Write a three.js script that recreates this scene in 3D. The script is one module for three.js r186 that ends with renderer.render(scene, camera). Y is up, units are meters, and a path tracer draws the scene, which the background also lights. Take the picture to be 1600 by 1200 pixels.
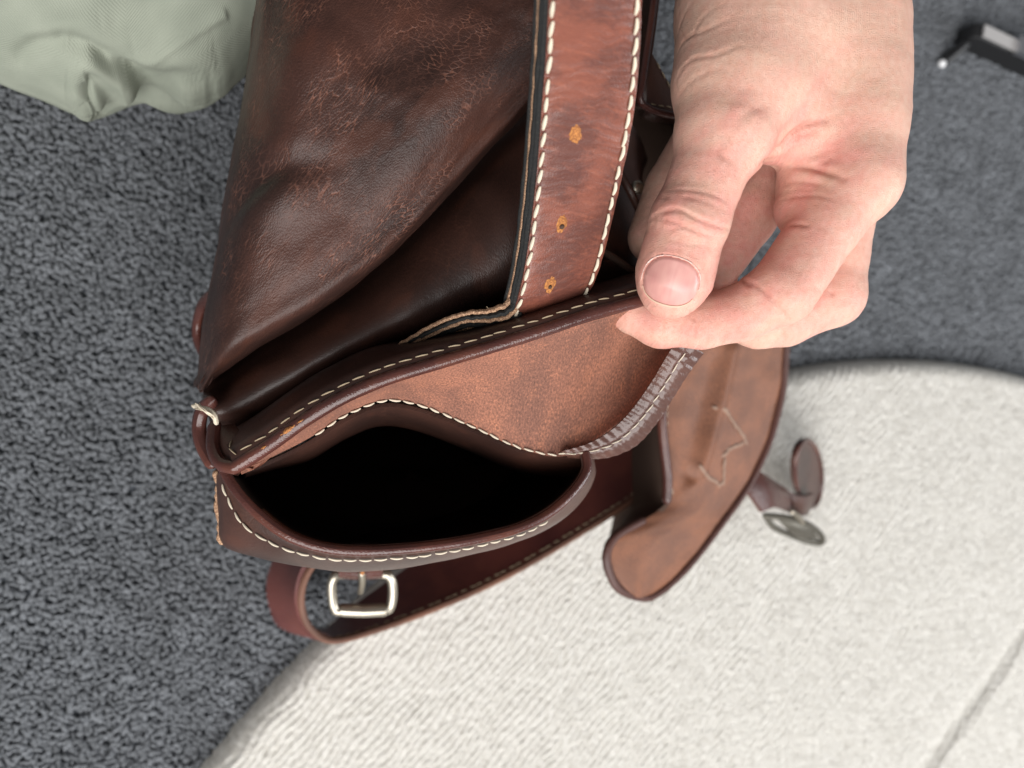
import * as THREE from 'three';
import { RectAreaLightUniformsLib } from 'three/addons/lights/RectAreaLightUniformsLib.js';
import { mergeGeometries } from 'three/addons/utils/BufferGeometryUtils.js';

// ------------------------------------------------------------------ camera, light, exposure
const scene = new THREE.Scene();
const V = (x, y, z) => new THREE.Vector3(x, y, z);
const EYE = V(0, 0.46, 0), TILT = THREE.MathUtils.degToRad(20), FOV = 50;
const camera = new THREE.PerspectiveCamera(FOV, 4 / 3, 0.01, 20);
camera.position.copy(EYE);
camera.up.set(0, 0, -1);
camera.lookAt(EYE.x + Math.sin(TILT), EYE.y - Math.cos(TILT), 0);
camera.focus = 0.238;
camera.userData.fStop = 10;
scene.add(camera);
const renderer = new THREE.WebGLRenderer({ antialias: true });
renderer.toneMapping = THREE.LinearToneMapping;
renderer.toneMappingExposure = 1.13;
renderer.shadowMap.enabled = true;
scene.background = new THREE.Color(0.13, 0.132, 0.136);          // the dim room all round
RectAreaLightUniformsLib.init();
function panel(w, h, at, aim, colour, strength) {
  const l = new THREE.RectAreaLight(colour, strength, w, h);
  l.position.set(...at); l.lookAt(...aim); scene.add(l);
}
panel(1.9, 1.2, [-0.25, 1.2, 1.05], [0.12, 0.12, 0], new THREE.Color(1, 0.985, 0.965), 6.2);      // window beyond the lower edge of the picture
panel(0.6, 0.7, [1.25, 0.72, 0.3], [0.12, 0.15, 0], new THREE.Color(0.95, 0.975, 1), 7);            // second window, to the right

// ------------------------------------------------------------------ small maths
const TT = Math.tan(THREE.MathUtils.degToRad(FOV / 2)), ST = Math.sin(TILT), CT = Math.cos(TILT);
// a point of the place at height y (mm) / at distance d (mm) along the line of sight of a photo position
function P(px, py, y) {
  const u = (px - 800) / 600 * TT, v = (py - 600) / 600 * TT, d = (EYE.y - y / 1000) / (CT - u * ST);
  return V(d * (ST + u * CT), y / 1000, d * v);
}
function PD(px, py, dmm) {
  const u = (px - 800) / 600 * TT, v = (py - 600) / 600 * TT, d = dmm / 1000;
  return V(d * (ST + u * CT), EYE.y - d * (CT - u * ST), d * v);
}
const PL = (list) => list.map((a) => P(...a));
let seed = 7;
const rnd = () => { seed = (seed * 1664525 + 1013904223) >>> 0; return seed / 4294967296; };
const clamp = (x, a, b) => Math.min(b, Math.max(a, x)), lerp = (a, b, t) => a + (b - a) * t;
const smooth = (a, b, x) => { const t = clamp((x - a) / (b - a), 0, 1); return t * t * (3 - 2 * t); };
const PERM = new Uint8Array(512);
{ const p = [...Array(256).keys()]; for (let i = 255; i > 0; i--) { const j = Math.floor(rnd() * (i + 1)); [p[i], p[j]] = [p[j], p[i]]; } for (let i = 0; i < 512; i++) PERM[i] = p[i & 255]; }
const GX = new Float32Array(256), GY = new Float32Array(256), HV = new Float32Array(256);
for (let i = 0; i < 256; i++) { GX[i] = Math.cos(i * 2.399963); GY[i] = Math.sin(i * 2.399963); HV[i] = rnd(); }
function noise(x, y) {                     // gradient noise, about -0.7 .. 0.7
  const xi = Math.floor(x), yi = Math.floor(y), fx = x - xi, fy = y - yi;
  const u = fx * fx * fx * (fx * (fx * 6 - 15) + 10), v = fy * fy * fy * (fy * (fy * 6 - 15) + 10);
  const X = xi & 255, Y = yi & 255, a = PERM[PERM[X] + Y], b = PERM[PERM[X + 1 & 255] + Y], c = PERM[PERM[X] + (Y + 1 & 255)], d = PERM[PERM[X + 1 & 255] + (Y + 1 & 255)];
  return lerp(lerp(GX[a] * fx + GY[a] * fy, GX[b] * (fx - 1) + GY[b] * fy, u), lerp(GX[c] * fx + GY[c] * (fy - 1), GX[d] * (fx - 1) + GY[d] * (fy - 1), u), v);
}
const fbm = (x, y, o = 4) => { let s = 0, a = 1, f = 1; for (let i = 0; i < o; i++) { s += a * noise(x * f + i * 17.3, y * f - i * 9.1); a *= 0.5; f *= 2.03; } return s; };
const noise3 = (x, y, z) => (noise(x + z * 0.73, y + 3.1) + noise(y - x * 0.31 + 11.7, z + 5.3) + noise(z + y * 0.57 + 23.1, x - 7.7)) / 1.6;

function texture(n, mm, fn, srgb) {         // n x n pixels that cover mm x mm of a surface
  const d = new Uint8Array(n * n * 4);
  for (let j = 0; j < n; j++) for (let i = 0; i < n; i++) {
    const c = fn((i + 0.5) / n * mm, (j + 0.5) / n * mm), k = (j * n + i) * 4;
    if (typeof c === 'number') d[k] = d[k + 1] = d[k + 2] = clamp(c, 0, 1) * 255; else for (let q = 0; q < 3; q++) d[k + q] = clamp(c[q], 0, 255);
    d[k + 3] = 255;
  }
  const t = new THREE.DataTexture(d, n, n);
  t.wrapS = t.wrapT = THREE.MirroredRepeatWrapping; t.magFilter = THREE.LinearFilter; t.minFilter = THREE.LinearMipmapLinearFilter;
  if (srgb) t.colorSpace = THREE.SRGBColorSpace;
  t.repeat.set(1000 / mm, 1000 / mm); t.needsUpdate = true;
  return t;
}
const mix3 = (a, b, t) => [lerp(a[0], b[0], t), lerp(a[1], b[1], t), lerp(a[2], b[2], t)];

// ------------------------------------------------------------------ materials
const std = (o) => new THREE.MeshStandardMaterial({ side: THREE.DoubleSide, ...o });
// edges of stretched cells: the net of creases in worn leather
function cells(x, y) {
  const xi = Math.floor(x), yi = Math.floor(y); let a = 9, b = 9;
  for (let j = -1; j <= 1; j++) for (let i = -1; i <= 1; i++) { const h = PERM[PERM[xi + i & 255] + (yi + j & 255)], dx = i + HV[h] - x + xi, dy = j + HV[h * 7 + 31 & 255] - y + yi, d = dx * dx + dy * dy; if (d < a) { b = a; a = d; } else if (d < b) b = d; }
  return Math.sqrt(b) - Math.sqrt(a);
}
// waxed brown leather: mottled, with a web of fine stretched wrinkles
function web(x, y, s) {
  const a = 0.85, X = (x * Math.cos(a) + y * Math.sin(a)), Y = (-x * Math.sin(a) + y * Math.cos(a));
  const wx = X + 3.2 * noise(x / 17 + 5, y / 17) + 0.5 * noise(x / 3, y / 3), wy = Y + 3 * noise(x / 17 - 8, y / 17 + 3);
  const r1 = cells(wx / (1.35 * s), wy / (4.6 * s)), r2 = cells(wx / (0.8 * s) + 40, wy / (2.3 * s) + 9);
  return [1 - smooth(0.0, 0.19, r1), 1 - smooth(0.0, 0.26, r2)];
}
function hideMaps(n, mm, o) {
  const col = new Float32Array(n * n * 3), bmp = new Float32Array(n * n);
  let k = 0;
  for (let j = 0; j < n; j++) for (let i = 0; i < n; i++, k++) {
    const x = (i + 0.5) / n * mm, y = (j + 0.5) / n * mm;
    const big = fbm(x / 42 + o.at, y / 42, 4), patch = smooth(-0.22, 0.3, fbm(x / 30 + 7 + o.at, y / 30 + 2, 3));
    const w = web(x + o.at * 31, y, o.scale), line = (w[0] * (0.35 + 0.65 * smooth(-0.3, 0.3, noise(x / 7, y / 7))) * 0.85 + w[1] * 0.45 * smooth(-0.1, 0.4, noise(x / 13 + 4, y / 13))) * (0.15 + 0.85 * patch) * o.lines;
    const grain = noise(x * 2.1, y * 2.1) + 0.7 * noise(x * 4.7, y * 4.7);
    const fib = Math.pow(clamp(1 - Math.abs(noise(x / 7 + 1.3 * noise(x / 3, y / 3), y / 1.1 + 2 * noise(x / 6, y / 6))) * 3, 0, 1), 5) * smooth(0.05, 0.45, fbm(x / 24 - 5, y / 24 + o.at, 2));
    let c = mix3(o.dark, o.mid, smooth(-0.45, 0.45, big + 0.12 * grain));
    c = mix3(c, o.light, clamp(line * 0.75 + fib * 0.16 * o.lines, 0, 0.8));
    const red = smooth(0.12, 0.5, fbm(x / 16 + 31, y / 16 + o.at, 3));
    c = mix3(c, o.red, red * 0.5);
    const g = 1 + 0.055 * grain;
    col[k * 3] = c[0] * g; col[k * 3 + 1] = c[1] * g; col[k * 3 + 2] = c[2] * g;
    bmp[k] = 0.55 + 0.12 * grain + 0.1 * noise(x / 1.4, y / 1.4) - 0.16 * (1 - smooth(0, 0.3, cells(x / 0.75, y / 0.75))) - 0.38 * line + 0.12 * noise(x / 5, y / 5);
  }
  for (const [sx, sy, dx, dy, wd] of o.scars ?? []) {      // scratches: short pale strokes
    const L = Math.hypot(dx, dy);
    for (let q = 0; q < 1; q += 0.002) for (let e = -3; e <= 3; e++) {
      const cx = sx + dx * q - dy / L * (e * wd / 5 + 0.5 * noise(q * 9, sx)), cy = sy + dy * q + dx / L * (e * wd / 5 + 0.5 * noise(q * 9, sx)), i = Math.floor(cx / mm * n), j = Math.floor(cy / mm * n);
      if (i < 0 || j < 0 || i >= n || j >= n) continue;
      const m = (j * n + i) * 3, f = 0.35 * (0.5 + noise(q * 40, e * 3));
      for (let h = 0; h < 3; h++) col[m + h] = lerp(col[m + h], [176, 106, 74][h], clamp(f, 0, 0.3));
    }
  }
  return { map: texture(n, mm, (x, y) => { const m = (Math.floor(y / mm * n) * n + Math.floor(x / mm * n)) * 3; return [col[m], col[m + 1], col[m + 2]]; }, true),
    bump: texture(n, mm, (x, y) => bmp[Math.floor(y / mm * n) * n + Math.floor(x / mm * n)]) };
}
const hide = hideMaps(1536, 260, { at: 0, scale: 1, lines: 1, dark: [47, 31, 27], mid: [69, 44, 37], light: [146, 98, 80], red: [82, 49, 38],
  scars: [[60, 120, 9, 5, 1.2], [62, 124, 4, 3, 1], [120, 90, 5, -8, 1], [170, 160, -3, 9, 1.2], [90, 190, 6, 6, 1], [40, 80, 3, 8, 0.8]] });
const bagLeather = new THREE.MeshPhysicalMaterial({ side: THREE.DoubleSide, map: hide.map, bumpMap: hide.bump, bumpScale: 0.0004, roughness: 0.45, specularIntensity: 0.62 });
const plainHide = hideMaps(1024, 200, { at: 3.3, scale: 1.2, lines: 0.25, dark: [52, 34, 29], mid: [72, 46, 38], light: [118, 77, 60], red: [82, 49, 38] });
const smoothLeather = std({ map: plainHide.map, bumpMap: plainHide.bump, bumpScale: 0.0002, roughness: 0.42 });
const edgeLeather = std({ map: hideMaps(512, 90, { at: 8, scale: 1, lines: 0.15, dark: [66, 38, 34], mid: [88, 52, 46], light: [140, 88, 68], red: [98, 58, 45], scars: [[30, 40, 5, -5, 2]] }).map, bumpMap: plainHide.bump, bumpScale: 0.00025, roughness: 0.25 });
const strapMap = texture(1024, 110, (x, y) => {
  const w = Math.pow(clamp(1 - Math.abs(noise(x / 9 + 0.8 * noise(x / 4, y / 4), y / 1.5 + 1.6 * noise(x / 6, y / 9))) * 2.4, 0, 1), 3), b = fbm(x / 14, y / 14 + 5, 4), g = noise(x * 3, y * 3) + noise(x * 1.2, y * 1.2);
  let c = mix3([96, 57, 48], [122, 71, 57], smooth(-0.35, 0.35, b + 0.15 * g)); c = mix3(c, [80, 48, 45], w * 0.4 * smooth(-0.2, 0.4, fbm(x / 11 + 9, y / 11, 2)));
  c = mix3(c, [148, 88, 68], smooth(0.05, 0.6, fbm(x / 6 + 30, y / 1.6 + x / 5, 3)) * 0.4);
  return [c[0] * (1 + 0.04 * g), c[1] * (1 + 0.04 * g), c[2] * (1 + 0.04 * g)];
}, true);
const strapBump = texture(1024, 110, (x, y) => 0.5 + 0.25 * noise(x / 9 + 0.8 * noise(x / 4, y / 4), y / 1.5 + 1.6 * noise(x / 6, y / 9)) + 0.08 * noise(x * 2, y * 2) + 0.08 * noise(x * 4, y * 4));
const strapLeather = std({ map: strapMap, bumpMap: strapBump, bumpScale: 0.0005, roughness: 0.38 });
// raw flesh side: matt, speckled
const suedeFn = (a, b, hot) => (x, y) => {
  const g = noise(x * 1.6, y * 1.6) + 0.9 * noise(x * 3.3 + 5, y * 3.3) + 0.7 * noise(x * 6.1, y * 6.1 + 2), l = fbm(x / 22, y / 22, 4), m = fbm(x / 6 + 3, y / 6, 3);
  let c = mix3(a, b, smooth(-0.5, 0.5, l + 0.25 * m)); c = mix3(c, hot, smooth(0.0, 0.9, 0.55 * m + 0.5 * g) * 0.5);
  const f = 1 + 0.3 * g; return [c[0] * f, c[1] * f, c[2] * f];
};
const suedeBump = texture(1024, 130, (x, y) => 0.5 + 0.16 * (noise(x * 1.6, y * 1.6) + noise(x * 3.3 + 5, y * 3.3) + noise(x * 6.1, y * 6.1)) + 0.15 * noise(x / 6, y / 6));
const suede = std({ map: texture(1024, 130, suedeFn([116, 77, 63], [140, 92, 73], [168, 108, 78]), true), bumpMap: suedeBump, bumpScale: 0.0005, roughness: 0.85 });
const tanFlesh = std({ map: texture(1024, 150, suedeFn([110, 71, 52], [126, 81, 58], [148, 94, 62]), true), bumpMap: suedeBump, bumpScale: 0.0003, roughness: 0.62 });
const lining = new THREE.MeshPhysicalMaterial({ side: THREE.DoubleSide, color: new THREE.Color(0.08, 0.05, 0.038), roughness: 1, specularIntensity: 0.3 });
const rawEdge = std({ map: texture(512, 40, (x, y) => { const g = noise(x * 2, y * 2) + noise(x * 5, y * 5); const c = mix3([128, 94, 72], [198, 162, 130], smooth(-0.4, 0.5, g)); return c; }, true), roughness: 0.85 });
const blackCore = std({ map: texture(512, 40, (x, y) => { const g = noise(x * 3, y * 3) + noise(x * 7, y * 1.5); const c = mix3([26, 27, 28], [66, 62, 54], smooth(0, 0.9, g)); return c; }, true), roughness: 0.9 });
const thread = std({ map: texture(128, 6, (x, y) => { const s = Math.sin((x + y * 1.6) * 7) * 0.5 + 0.5; return mix3([196, 182, 160], [224, 213, 194], s); }, true), roughness: 0.75 });
const dullThread = std({ color: new THREE.Color('#a8967c'), roughness: 0.8 });
const rawFibre = std({ map: texture(256, 12, (x, y) => mix3([128, 78, 42], [186, 124, 66], smooth(-0.5, 0.5, noise(x * 2, y * 2) + noise(x * 4, y * 4))), true), roughness: 0.9 });
const nickel = std({ color: new THREE.Color(0.44, 0.4, 0.33), metalness: 1, roughness: 0.4 });
const cloth = std({
  map: texture(1024, 60, (x, y) => { const t = Math.sin((x * 0.9 + y) * 5.4 + noise(x, y) * 1.2) * 0.5 + 0.5, b = fbm(x / 18, y / 18, 3), g = noise(x * 3, y * 3); const c = mix3([128, 134, 121], [149, 154, 140], clamp(0.5 + 0.5 * b + 0.12 * t + 0.2 * g, 0, 1)); return c; }, true),
  bumpMap: texture(1024, 60, (x, y) => 0.5 + 0.3 * Math.sin((x * 0.9 + y) * 5.4 + noise(x, y) * 1.2) + 0.2 * noise(x * 4, y * 4)), bumpScale: 0.00014, roughness: 0.92 });
const blackPaint = std({ color: new THREE.Color(0.012, 0.012, 0.013), roughness: 0.5 });
const steel = std({ color: new THREE.Color(0.7, 0.7, 0.72), metalness: 1, roughness: 0.32 });

// ------------------------------------------------------------------ geometry helpers
function cr(p0, p1, p2, p3, t) { const t2 = t * t, t3 = t2 * t; return 0.5 * (2 * p1 + (p2 - p0) * t + (2 * p0 - 5 * p1 + 4 * p2 - p3) * t2 + (3 * p1 - p0 - 3 * p2 + p3) * t3); }
function spline(pts, n) {                   // n+1 points through pts
  const out = [];
  for (let i = 0; i <= n; i++) {
    const f = i / n * (pts.length - 1), k = Math.min(pts.length - 2, Math.floor(f)), t = f - k, g = (q) => pts[clamp(q, 0, pts.length - 1)];
    const a = g(k - 1), b = g(k), c = g(k + 1), d = g(k + 2);
    out.push(V(cr(a.x, b.x, c.x, d.x, t), cr(a.y, b.y, c.y, d.y, t), cr(a.z, b.z, c.z, d.z, t)));
  }
  return out;
}
function even(pts, step) {                  // points every step metres along a polyline
  const out = [pts[0].clone()]; let need = step;
  for (let i = 1; i < pts.length; i++) {
    let a = pts[i - 1], L = a.distanceTo(pts[i]), at = 0;
    while (L - at >= need) { at += need; out.push(a.clone().lerp(pts[i], at / L)); need = step; }
    need -= L - at;
  }
  return out;
}
function geo(pos, idx, uv) {
  const g = new THREE.BufferGeometry();
  g.setAttribute('position', new THREE.Float32BufferAttribute(pos, 3));
  if (uv) g.setAttribute('uv', new THREE.Float32BufferAttribute(uv, 2));
  g.setIndex(idx); g.computeVertexNormals(); return g;
}
function tube(pts, r, seg = 10, flat = 1) {    // round-ended tube; r in metres, a number or a function of 0..1
  const n = pts.length, R = (t) => (typeof r === 'function' ? r(t) : r), pos = [], idx = [], uv = [];
  let T = pts[1].clone().sub(pts[0]).normalize(), N = Math.abs(T.y) < 0.9 ? V(0, 1, 0) : V(1, 0, 0);
  N.addScaledVector(T, -N.dot(T)).normalize();
  let len = 0; const rings = [];
  for (let i = 0; i < n; i++) {
    const t = pts[Math.min(n - 1, i + 1)].clone().sub(pts[Math.max(0, i - 1)]).normalize();
    N.addScaledVector(t, -N.dot(t)).normalize(); T = t;
    if (i) len += pts[i].distanceTo(pts[i - 1]);
    const B = T.clone().cross(N), rr = R(i / (n - 1));
    if (i === 0) for (const a of [0.02, 0.4, 0.75]) rings.push([pts[0].clone().addScaledVector(T, -rr * Math.sqrt(1 - a * a)), N.clone(), B, rr * a, 0]);
    rings.push([pts[i], N.clone(), B, rr, len]);
    if (i === n - 1) for (const a of [0.75, 0.4, 0.02]) rings.push([pts[i].clone().addScaledVector(T, rr * Math.sqrt(1 - a * a)), N.clone(), B, rr * a, len]);
  }
  rings.forEach(([c, nn, b, rr, l], i) => {
    for (let k = 0; k <= seg; k++) {
      const a = k / seg * Math.PI * 2, ca = Math.cos(a) * rr * flat, sa = Math.sin(a) * rr;
      pos.push(c.x + nn.x * ca + b.x * sa, c.y + nn.y * ca + b.y * sa, c.z + nn.z * ca + b.z * sa); uv.push(k / seg * Math.PI * 2 * rr, l);
      if (i && k) { const q = i * (seg + 1) + k, p = q - seg - 1; idx.push(p - 1, p, q - 1, p, q, q - 1); }
    }
  });
  return geo(pos, idx, uv);
}
function mesh(name, g, m, parent, base) {
  const o = new THREE.Mesh(g, m); o.name = name; o.castShadow = o.receiveShadow = true;
  if (base) g.translate(-base.x, -base.y, -base.z);
  parent.add(o); return o;
}
function thing(name, base, label, category) {
  const o = new THREE.Group(); o.name = name; o.position.copy(base); o.userData = { label, category }; scene.add(o); return o;
}
// a sheet of real thickness through a grid of points; disp(p, n, u, v) in mm pushes it along its normal
function sheet(name, rows, o) {
  const R = rows.length, C = rows[0].length, nu = (C - 1) * (o.su ?? 6), nv = (R - 1) * (o.sv ?? 6), W = nu + 1;
  const lines = rows.map((r) => spline(r, nu)), grid = [];
  for (let i = 0; i <= nu; i++) { const col = spline(lines.map((l) => l[i]), nv); for (let j = 0; j <= nv; j++) (grid[j] ??= [])[i] = col[j]; }
  const normals = () => { const N = []; for (let j = 0; j <= nv; j++) { N[j] = []; for (let i = 0; i <= nu; i++) {
    const a = grid[j][Math.min(nu, i + 1)].clone().sub(grid[j][Math.max(0, i - 1)]), b = grid[Math.min(nv, j + 1)][i].clone().sub(grid[Math.max(0, j - 1)][i]); N[j][i] = a.cross(b).normalize(); } } return N; };
  let N = normals(), s = 0;
  for (let j = 0; j <= nv; j++) for (let i = 0; i <= nu; i++) s += N[j][i].dot(EYE.clone().sub(grid[j][i]).normalize());
  const flip = (o.flip ?? 1) * (s < 0 ? -1 : 1);
  const us = [0], vs = [0];
  for (let i = 1; i <= nu; i++) { let d = 0; for (let j = 0; j <= nv; j += 3) d += grid[j][i].distanceTo(grid[j][i - 1]); us[i] = us[i - 1] + d / (Math.floor(nv / 3) + 1); }
  for (let j = 1; j <= nv; j++) { let d = 0; for (let i = 0; i <= nu; i += 3) d += grid[j][i].distanceTo(grid[j - 1][i]); vs[j] = vs[j - 1] + d / (Math.floor(nu / 3) + 1); }
  if (o.disp) { for (let j = 0; j <= nv; j++) for (let i = 0; i <= nu; i++) grid[j][i].addScaledVector(N[j][i], flip * o.disp(grid[j][i], N[j][i], i / nu, j / nv, us[i] * 1000, vs[j] * 1000) / 1000); N = normals(); }
  for (let j = 0; j <= nv; j++) for (let i = 0; i <= nu; i++) N[j][i].multiplyScalar(flip);
  const pos = [], uv = [], idx = [], th = (o.thick ?? 1.6) / 1000, u0 = o.u0 ?? 0, v0 = o.v0 ?? 0;
  for (const k of [0, 1]) for (let j = 0; j <= nv; j++) for (let i = 0; i <= nu; i++) { const p = grid[j][i].clone().addScaledVector(N[j][i], -k * th); pos.push(p.x, p.y, p.z); uv.push(us[i] + u0, vs[j] + v0); }
  const M = W * (nv + 1);
  for (let j = 0; j < nv; j++) for (let i = 0; i < nu; i++) {
    const a = j * W + i, b = a + 1, c = a + W, d = c + 1;
    if (flip > 0) { idx.push(a, b, c, b, d, c); idx.push(a + M, c + M, b + M, b + M, c + M, d + M); } else { idx.push(a, c, b, b, c, d); idx.push(a + M, b + M, c + M, b + M, d + M, c + M); }
  }
  const ring = []; for (let i = 0; i < nu; i++) ring.push(i); for (let j = 0; j < nv; j++) ring.push(j * W + nu); for (let i = nu; i > 0; i--) ring.push(nv * W + i); for (let j = nv; j > 0; j--) ring.push(j * W);
  let start = pos.length / 3;
  ring.forEach((q) => { for (const k of [0, 1]) { const p = (q + k * M) * 3; pos.push(pos[p], pos[p + 1], pos[p + 2]); uv.push(uv[q * 2] + k * th, uv[q * 2 + 1]); } });
  const L = ring.length; for (let q = 0; q < L; q++) { const a = start + q * 2, b = start + ((q + 1) % L) * 2; if (flip > 0) idx.push(a, a + 1, b, b, a + 1, b + 1); else idx.push(a, b, a + 1, b, b + 1, a + 1); }
  const m = mesh(name, geo(pos, idx, uv), o.mat, o.parent ?? scene, o.base);
  const at = (g, u, v) => { const x = clamp(u, 0, 1) * nu, y = clamp(v, 0, 1) * nv, i = Math.min(nu - 1, Math.floor(x)), j = Math.min(nv - 1, Math.floor(y)), a = x - i, b = y - j; return g[j][i].clone().lerp(g[j][i + 1], a).lerp(g[j + 1][i].clone().lerp(g[j + 1][i + 1], a), b); };
  return { mesh: m, at: (u, v) => at(grid, u, v), n: (u, v) => at(N, u, v).normalize() };
}
// thread: one shared bent stitch, 1 long along x
const stitchGeo = (() => { const p = []; for (let i = 0; i <= 6; i++) { const t = i / 6; p.push(V((t - 0.5) * 0.86, 0.07 * Math.sin(t * Math.PI) + 0.02, 0)); } return tube(p, (t) => 0.13 * (0.68 + 0.32 * Math.sin(Math.PI * t)), 8); })();
function stitch(p, t, n, len, fat, mat, parent, base) {
  const o = new THREE.Mesh(stitchGeo, mat); o.name = 'stitch'; o.castShadow = o.receiveShadow = true;
  const z = t.clone().cross(n).normalize(), y = z.clone().cross(t).normalize(), a = (rnd() - 0.5) * 0.16 + 0.1, dia = len * fat * 0.54; len *= 0.86;
  const tt = t.clone().multiplyScalar(Math.cos(a)).addScaledVector(z, Math.sin(a)).normalize(), zz = tt.clone().cross(y).normalize();
  o.quaternion.setFromRotationMatrix(new THREE.Matrix4().makeBasis(tt, y, zz));
  o.scale.set(len * (0.92 + 0.16 * rnd()), dia, dia * (0.9 + 0.2 * rnd())); o.position.copy(p).sub(base); parent.add(o);
}
function seam(sh, path, pitch, len, fat, mat, base, lift = 0.2) {    // stitches along a path of (u, v) on a sheet
  const c = spline(path.map(([u, v]) => V(u, v, 0)), 240), pts = c.map((q) => sh.at(q.x, q.y)), nn = c.map((q) => sh.n(q.x, q.y));
  let acc = 0, k = 0;
  for (let i = 1; i < pts.length; i++) {
    acc += pts[i].distanceTo(pts[i - 1]) * 1000;
    if (acc >= pitch) { acc -= pitch; k++; const t = pts[Math.min(pts.length - 1, i + 1)].clone().sub(pts[i - 1]).normalize(); stitch(pts[i].clone().addScaledVector(nn[i], lift / 1000), t, nn[i], len / 1000, fat, mat, sh.mesh, base); }
  }
}
function groove(lines) {                     // dents along polylines of points: {pts, w, d} in mm
  const segs = []; for (const l of lines) { const p = spline(l.pts, l.pts.length * 14); segs.push({ p, w: l.w, d: l.d, taper: l.taper ?? 1 }); }
  return (q) => { let s = 0; for (const l of segs) { let best = 1e9, at = 0; for (let i = 0; i < l.p.length; i++) { const d = (q.x - l.p[i].x) ** 2 + (q.z - l.p[i].z) ** 2; if (d < best) { best = d; at = i / (l.p.length - 1); } } const d = Math.sqrt(best) * 1000; if (d < l.w * 4) { const e = l.taper ? Math.sin(Math.PI * clamp(at, 0.04, 0.96)) ** 0.6 : 1; s += l.d * e * Math.exp(-((d / l.w) ** 2)); } } return s; };
}

// ------------------------------------------------------------------ the floor: grey carpet and a round cream rug
const RUG = { x: 0.457, z: 0.585, r: 0.602, h: 0.021 };
{
  const g = new THREE.PlaneGeometry(2.4, 2.4); g.rotateX(-Math.PI / 2); g.translate(0.25, 0, 0);
  const uv = g.attributes.uv; for (let i = 0; i < uv.count; i++) uv.setXY(i, uv.getX(i) * 2.4, uv.getY(i) * 2.4);
  const m = std({ map: texture(512, 90, (x, y) => mix3([84, 88, 94], [102, 107, 114], smooth(-0.5, 0.5, noise(x / 1.6, y / 1.6) + 0.5 * noise(x, y))), true), roughness: 1 });
  const floor = mesh('carpet_floor', g, m, scene); floor.userData = { kind: 'structure', label: 'dark blue grey loop pile carpet floor', category: 'carpet' };
  // loops of yarn
  const arc = []; for (let i = 0; i <= 6; i++) { const a = i / 6 * Math.PI * 1.15 - 0.25; arc.push(V(Math.cos(a) * 0.00095, 0.0006 + Math.sin(a) * 0.0013, 0.0002 * Math.sin(i))); }
  const loop = tube(arc, 0.00084, 6);
  const spots = [];
  const pitch = 0.00205;
  for (let x = -0.2; x < 0.72; x += pitch) for (let z = -0.36; z < 0.3; z += pitch) {
    const dx = x - RUG.x, dz = z - RUG.z; if (dx * dx + dz * dz < (RUG.r - 0.012) ** 2) continue;
    if (x > 0.04 && x < 0.27 && z > -0.25 && z < 0.06 && dx * dx + dz * dz > 0) { if (x > 0.06 && x < 0.24 && z > -0.2 && z < 0.04) continue; }   // covered by the bag
    spots.push([x + (rnd() - 0.5) * 0.0019, z + (rnd() - 0.5) * 0.0019]);
  }
  const pile = new THREE.InstancedMesh(loop, std({ color: 0xffffff, roughness: 0.95 }), spots.length), M = new THREE.Matrix4(), q = new THREE.Quaternion(), e = new THREE.Euler(), c = new THREE.Color();
  spots.forEach(([x, z], i) => {
    e.set((rnd() - 0.5) * 0.9, rnd() * 6.283, (rnd() - 0.5) * 0.9); q.setFromEuler(e); const s = 0.8 + rnd() * 0.5;
    M.compose(V(x, 0.0003 + rnd() * 0.0009, z), q, V(s, s * (0.85 + rnd() * 0.4), s * (0.9 + 0.5 * rnd()))); pile.setMatrixAt(i, M);
    const k = 0.14 * (0.86 + 0.28 * rnd()) * (1 + 0.28 * fbm(x * 55, z * 55, 3)); c.setRGB(k * 0.945, k * 1.0, k * 1.085); pile.setColorAt(i, c);
  });
  pile.name = 'carpet_pile'; pile.castShadow = pile.receiveShadow = true; pile.userData = { kind: 'stuff', label: 'looped blue grey yarn pile of the carpet', category: 'carpet pile' }; scene.add(pile);
}
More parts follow.
